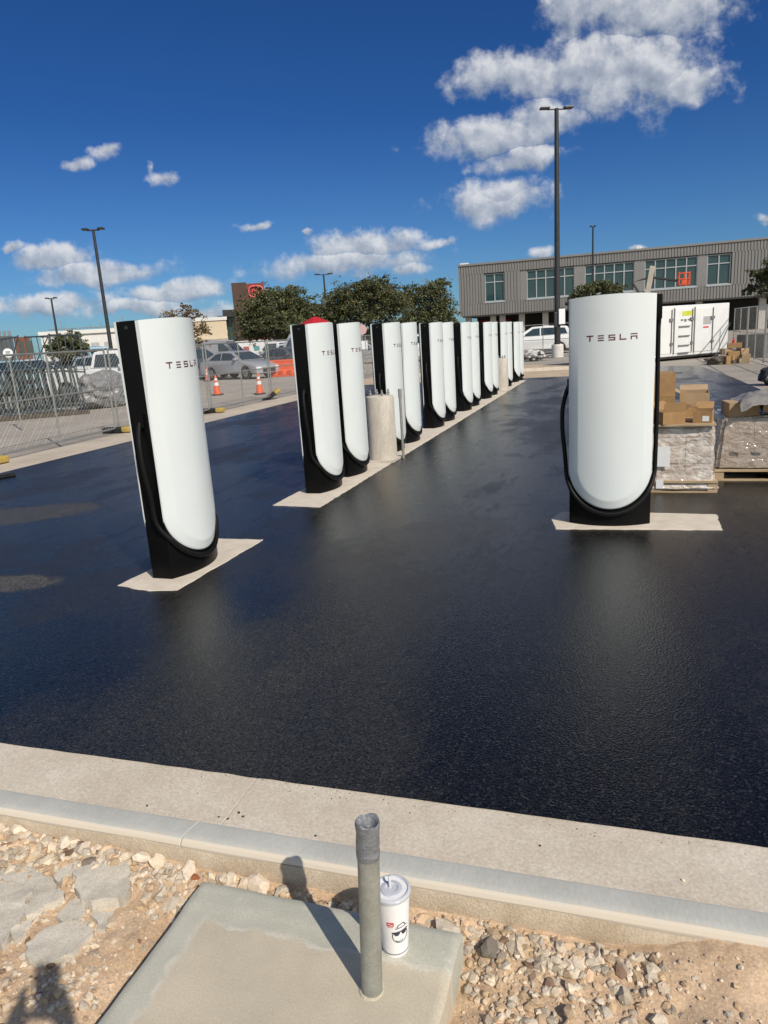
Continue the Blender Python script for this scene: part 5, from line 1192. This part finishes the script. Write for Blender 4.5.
r, ln = sbox("dark_store", a, b, 0, 5.6, 12, mat("dark_store_wall", (.05, .045, .042), None, .5, .8), "long dark store front hidden behind the oaks", "building")
MB().box((-.3, -1.0, 5.601), (ln+.3, 1, 5.9)).build("roof_edge", M_DARKM, r)
# red umbrella-like canopy behind first post
q = D(315, 318.5, 46); r = empty("red_canopy", (q.x, q.y, 0), .2, "red canopy top showing behind the first charging post of the island", "canopy")
mb = MB(); mb.lathe([(1.25, q.z-.5), (.9, q.z-.25), (.35, q.z), (.05, q.z+.12)], 8); mb.build("canopy_top", mat("red_fabric", (.45, .01, .02), None, 4, .7), r)
MB().cyl((0, 0, 0), (0, 0, q.z-.3), .04, n=8).build("canopy_pole", M_GALV, r)
q = D(287, 347, 64); r = empty("red_machine", (q.x, q.y, 0), .3, "small red machine parked behind the white pickup", "machine")
MB().bevbox((-1, -.7, .5), (1, .7, 1.9), .12).build("hood", mat("machine_red", (.40, .02, .03), None, 4, .4), r); MB().bevbox((-.6, -.6, 1.901), (.5, .6, 2.5), .08).build("cab", M_GLASS, r)
for x in (-.7, .7):
    for y in (-.75, .6): MB().cyl((x, y, .4), (x, y+.15, .4), .4, n=14).build("wheel", M_TYRE, r)

# ------------------------------------------------------------------ trees
def tree(name, base, h, crown, label, cat, nleaf=5200, leaf=.22, m=M_LEAF, seed=1, trunk_h=None, group=None, nlimb=9, sparse=0.0, lean=(0, 0)):
    """crown: list of (x, y, z, rx, ry, rz) ellipsoids relative to the base"""
    rn = random.Random(seed); r = empty(name, base, 0, label, cat, group)
    th_ = trunk_h or h*.35; mb = MB()
    top = Vector((lean[0], lean[1], th_)); r0 = h*.035
    mb.tube([(0, 0, -.05), (.02+lean[0]*.4, .03+lean[1]*.4, th_*.5), top], [r0*1.25, r0, r0*.8], 9)
    for i in range(nlimb):
        c_ = crown[i % len(crown)]; e_ = Vector((c_[0]+rn.uniform(-.5, .5)*c_[3], c_[1]+rn.uniform(-.5, .5)*c_[4], c_[2]+rn.uniform(-.3, .6)*c_[5]))
        m1 = top.lerp(e_, .5)+Vector((rn.uniform(-.2, .2), rn.uniform(-.2, .2), .25)); mb.tube([top-Vector((0, 0, .1)), m1, e_], [r0*.55, r0*.3, r0*.08], 6)
        for k in range(3):
            q = m1.lerp(e_, rn.uniform(.2, .9)); q2 = q+Vector((rn.gauss(0, 1), rn.gauss(0, 1), rn.uniform(0, 1)))*c_[3]*.35; mb.tube([q, q2], [r0*.16, r0*.04], 5)
    mb.build("trunk", M_BARK, r, True, 60)
    # sprays: many small clumps spread through each ellipsoid, each clump of leaf faces
    V = []; F_ = []; C_ = []
    vol = [c_[3]*c_[4]*c_[5] for c_ in crown]; tv = sum(v_**.7 for v_ in vol)
    for c_, v_ in zip(crown, vol):
        nl = int(nleaf*(v_**.7)/tv); ncl = max(6, nl//26)
        for _ in range(ncl):
            u = Vector((rn.gauss(0, 1), rn.gauss(0, 1), rn.gauss(0, 1))).normalized()
            if u.z < -.35 and rn.random() < .7: u.z = -u.z
            rr = rn.random()**.5
            rr *= .80 + .55*noise.noise(u*1.9 + Vector((seed*3.1 + c_[0], c_[1], 0))) + .12
            if rn.random() < .10: rr *= 1.22
            cc = Vector((c_[0]+u.x*c_[3]*rr, c_[1]+u.y*c_[4]*rr, c_[2]+u.z*c_[5]*rr)); cr_ = rn.uniform(.5, 1.3)*min(c_[3], c_[5])*.16
            tone = rn.choice((.65, .8, .9, 1.0, 1.1, 1.25, 1.45)); hue = rn.uniform(-.12, .12)
            for _k in range(26):
                if rn.random() < sparse: continue
                p = cc + Vector((rn.gauss(0, 1), rn.gauss(0, 1), rn.gauss(0, .75)))*cr_*.75
                a_ = Vector((rn.gauss(0, 1), rn.gauss(0, 1), rn.gauss(0, .6))).normalized(); b_ = a_.orthogonal().normalized()
                b_ = Matrix.Rotation(rn.uniform(0, 6.28), 3, a_) @ b_; s = leaf*rn.uniform(.5, 1.15)
                o_ = len(V); V += [p-a_*s*.5, p+b_*s*.28, p+a_*s*.5, p-b_*s*.28]; F_.append((o_, o_+1, o_+2, o_+3))
                tt = tone*rn.uniform(.75, 1.25); C_ += [(tt*(1+hue), tt, tt*(1-hue))]*4
    mb = MB(); mb.v = V; mb.f = F_; mb.c = C_; mb.build("crown", m, r, colors=True)
    return r
def crown_from_px(base, dist, blobs, depth=.9):
    """ellipsoids given by picture extents (px, py, rx, ry) at the tree's true distance, in metres around the base"""
    o = []; k = dist/FPX*1.0
    for (px, py, rx, ry) in blobs:
        q = D(px, py, dist); s = (q-CAM).length/ray(px, py).length/1.0
        mpp = s/FPX*1.0
        o.append((q.x-base.x, q.y-base.y+random.uniform(-.4, .4), q.z, rx*mpp, max(rx, ry)*mpp*depth, ry*mpp))
    return o
def ptree(name, px, dist, blobs, label, cat, **kw):
    q = D(px, 350, dist); base = Vector((q.x, q.y, 0)); cr_ = crown_from_px(base, dist, blobs)
    return tree(name, base, max(c_[2]+c_[5] for c_ in cr_), cr_, label, cat, **kw)
ptree("oak_tree", 276, 60, [(262, 312, 26, 20), (290, 306, 28, 18), (278, 324, 40, 18), (248, 326, 15, 18), (306, 322, 16, 18), (276, 298, 20, 12), (255, 336, 18, 10), (296, 338, 20, 9)], "dark green oak in front of the brick sign tower", "tree", nleaf=38000, leaf=.21, seed=11)
ptree("oak_tree", 362, 62, [(348, 304, 26, 20), (376, 296, 30, 17), (362, 316, 36, 16), (336, 318, 13, 14), (392, 308, 22, 20), (370, 288, 16, 9), (345, 330, 18, 10), (385, 330, 22, 9)], "broad dark green oak behind the first posts of the row", "tree", nleaf=44000, leaf=.21, seed=12)
ptree("oak_tree", 428, 66, [(412, 304, 22, 20), (434, 296, 22, 16), (440, 312, 20, 16), (425, 318, 28, 12), (448, 322, 10, 12), (408, 328, 20, 10), (440, 284, 12, 7)], "lighter looser oak touching the grey building's left end", "tree", nleaf=28000, leaf=.21, seed=13, sparse=.12)
ptree("autumn_tree", 186, 54, [(170, 320, 14, 11), (190, 316, 16, 10), (180, 332, 22, 11), (203, 332, 11, 14), (200, 344, 10, 8), (186, 308, 10, 5)], "thin reddish brown autumn tree behind the nearest post", "tree", nleaf=6500, leaf=.17, m=M_LEAFA, seed=14, sparse=.35, nlimb=14)
ptree("round_tree", 66, 52, [(66, 344, 18, 11), (76, 349, 12, 9), (54, 350, 10, 8), (66, 356, 20, 8)], "small round dark green tree above the left parked cars", "tree", nleaf=12000, leaf=.16, seed=15)
ptree("roadside_tree", 598, 54, [(598, 290, 20, 10), (582, 297, 14, 9), (614, 294, 13, 10), (575, 304, 9, 7), (590, 304, 24, 8)], "dark green tree showing above the single charging post", "tree", nleaf=14000, leaf=.16, seed=16)
ptree("edge_tree", 786, 38, [(762, 278, 13, 11), (778, 268, 18, 14), (752, 290, 8, 8), (776, 290, 20, 12), (800, 280, 24, 20), (752, 274, 7, 6)], "dark leafy tree reaching in from the right photo edge", "tree", nleaf=14000, leaf=.13, seed=17, nlimb=12, trunk_h=2.4)
for i, (px, ds, blobs) in enumerate([(460, 70, [(452, 330, 12, 7), (470, 334, 12, 5)]), (350, 66, [(340, 336, 20, 8), (372, 336, 22, 8)]), (322, 64, [(322, 322, 12, 14), (316, 336, 12, 8), (330, 334, 12, 9)]), (410, 68, [(402, 330, 16, 9), (428, 330, 18, 9)])]):
    ptree("hedge_shrub", px, ds, blobs, ["dark shrub under the building's left end", "dark shrub under the broad oak", "dark shrub filling the gap between the first two oaks", "dark shrub under the lighter looser oak"][i], "shrub", nleaf=9000, leaf=.2, seed=20+i, trunk_h=.5)

# ------------------------------------------------------------------ photographer behind the camera (casts the shadow at lower left)
HF = zrot((0, 1, 0)); HR = zrot((1, 0, 0)); UPZ = Vector((0, 0, 1))
def lp(r_, f_, z_): return CAM*0 + HR*r_ + HF*f_ + UPZ*z_
def skin(name, joints, bones, m, parent=None, root=0, sub=2):
    me = bpy.data.meshes.new(name); me.from_pydata([j[0] for j in joints], bones, []); o = bpy.data.objects.new(name, me); COL.objects.link(o)
    md = o.modifiers.new("skin", 'SKIN'); 
    for i, j in enumerate(joints):
        sv = me.skin_vertices[0].data[i]; rr = j[1]; sv.radius = rr if isinstance(rr, tuple) else (rr, rr); sv.use_root = (i == root)
    ms = o.modifiers.new("sub", 'SUBSURF'); ms.levels = ms.render_levels = sub
    dg = bpy.context.evaluated_depsgraph_get(); me2 = bpy.data.meshes.new_from_object(o.evaluated_get(dg))
    bpy.data.objects.remove(o); me2.name = name; me2.materials.clear(); me2.materials.append(m); me2.shade_smooth()
    ob = bpy.data.objects.new(name, me2); COL.objects.link(ob)
    if parent: ob.parent = parent
    return ob
M_SKIN = mat("skin", (.45, .27, .19), (.40, .24, .17), 12, .55); M_SHIRT = mat("shirt_cloth", (.08, .10, .16), (.06, .08, .13), 12, .85); M_JEAN = mat("jean_cloth", (.05, .07, .12), (.04, .055, .10), 20, .9); M_HAIR = mat("dark_hair", (.03, .02, .015), None, 30, .6)
J = []; Bn = []
def jn(p, r_, par=None):
    J.append((tuple(p), r_)); i = len(J)-1
    if par is not None: Bn.append((par, i))
    return i
pel = jn(lp(.05, -.52, .95), (.16, .12)); sp1 = jn(lp(.05, -.52, 1.15), (.15, .11), pel); sp2 = jn(lp(.05, -.52, 1.36), (.165, .115), sp1); nk = jn(lp(.05, -.50, 1.49), .055, sp2); hd0 = jn(lp(.05, -.48, 1.58), (.075, .085), nk); hd1 = jn(lp(.05, -.48, 1.70), (.078, .095), hd0); jn(lp(.05, -.48, 1.77), (.05, .06), hd1)
ph0 = CAM - FWD*.016 + UPV*.012 - RGT*.02
hands = []
for sg in (-1, 1):
    sh_ = jn(lp(.05+sg*.18, -.51, 1.42), .062, sp2); el = jn(lp(.05+sg*.27, -.30, 1.22), .045, sh_)
    wr_p = ph0 + RGT*sg*.075 - UPV*.085 - FWD*.055; wr = jn(wr_p, .028, el)
    pm = jn(ph0 + RGT*sg*.062 - UPV*.045 - FWD*.040, (.034, .018), wr)
    for k in range(4):
        b0 = ph0 + RGT*sg*.055 + UPV*(-.055+.022*k) - FWD*.022; b1 = ph0 + RGT*sg*.052 + UPV*(-.055+.022*k) - FWD*.005; 
        f0 = jn(b0, .0088, pm); jn(b1, .0080, f0)
    t0 = jn(ph0 + RGT*sg*.045 - UPV*.06 - FWD*.030, .0105, pm); jn(ph0 + RGT*sg*.022 - UPV*.035 - FWD*.026, .009, t0)
    hp = jn(lp(.05+sg*.09, -.52, .90), .095, pel); kn = jn(lp(.05+sg*.11, -.49, .50), .062, hp); an = jn(lp(.05+sg*.12, -.53, .11), .042, kn); jn(lp(.05+sg*.13, -.38, .06), .038, an)
person = skin("person", J, Bn, M_SKIN); tag(person, "standing person in dark clothes holding a phone up with both hands", "person")
mb = MB()
for sg in (-1, 1):
    q = lp(.05+sg*.033, -.385, 1.665); mb.lathe([(.001, -.011), (.010, -.006), (.011, 0), (.010, .006), (.001, .011)], 10, Matrix.Translation(q))
mb.build("eyes", M_LABELW, person)
q = lp(.05, -.500, 1.70); bm = bmesh.new(); bmesh.ops.create_icosphere(bm, subdivisions=3, radius=1)
for v in bm.verts: v.co = q + HR*(v.co.x*.092) + HF*(v.co.y*.108) + UPZ*(max(v.co.z, -.25)*.105)
MB().addbm(bm).build("hair", M_HAIR, person, True, 80)
def cloth(name, sel, m, grow):
    JJ = [(J[i][0], tuple(x+grow for x in (J[i][1] if isinstance(J[i][1], tuple) else (J[i][1],)*2))) for i in sel]; mp_ = {i: k for k, i in enumerate(sel)}
    return skin(name, JJ, [(mp_[a], mp_[b]) for a, b in Bn if a in mp_ and b in mp_], m, person)
par = {b: a for a, b in Bn}
arms = [i for i in range(len(J)) if par.get(i) == sp2 and i != nk]; els = [b for a, b in Bn if a in arms]
hips = [b for a, b in Bn if a == pel and b != sp1]; kns = [b for a, b in Bn if a in hips]; ans = [b for a, b in Bn if a in kns]
cloth("shirt", [pel, sp1, sp2] + arms + els, M_SHIRT, .014); cloth("trousers", [pel] + hips + kns + ans, M_JEAN, .016)
ph = MB().bevbox((-.037, -.077, -.004), (.037, .077, .004), .003).build("phone", M_DARKM)
ph.matrix_world = Matrix(((RGT.x, UPV.x, -FWD.x, ph0.x), (RGT.y, UPV.y, -FWD.y, ph0.y), (RGT.z, UPV.z, -FWD.z, ph0.z), (0, 0, 0, 1)))
tag(ph, "dark phone held up in both hands of the standing person", "phone")
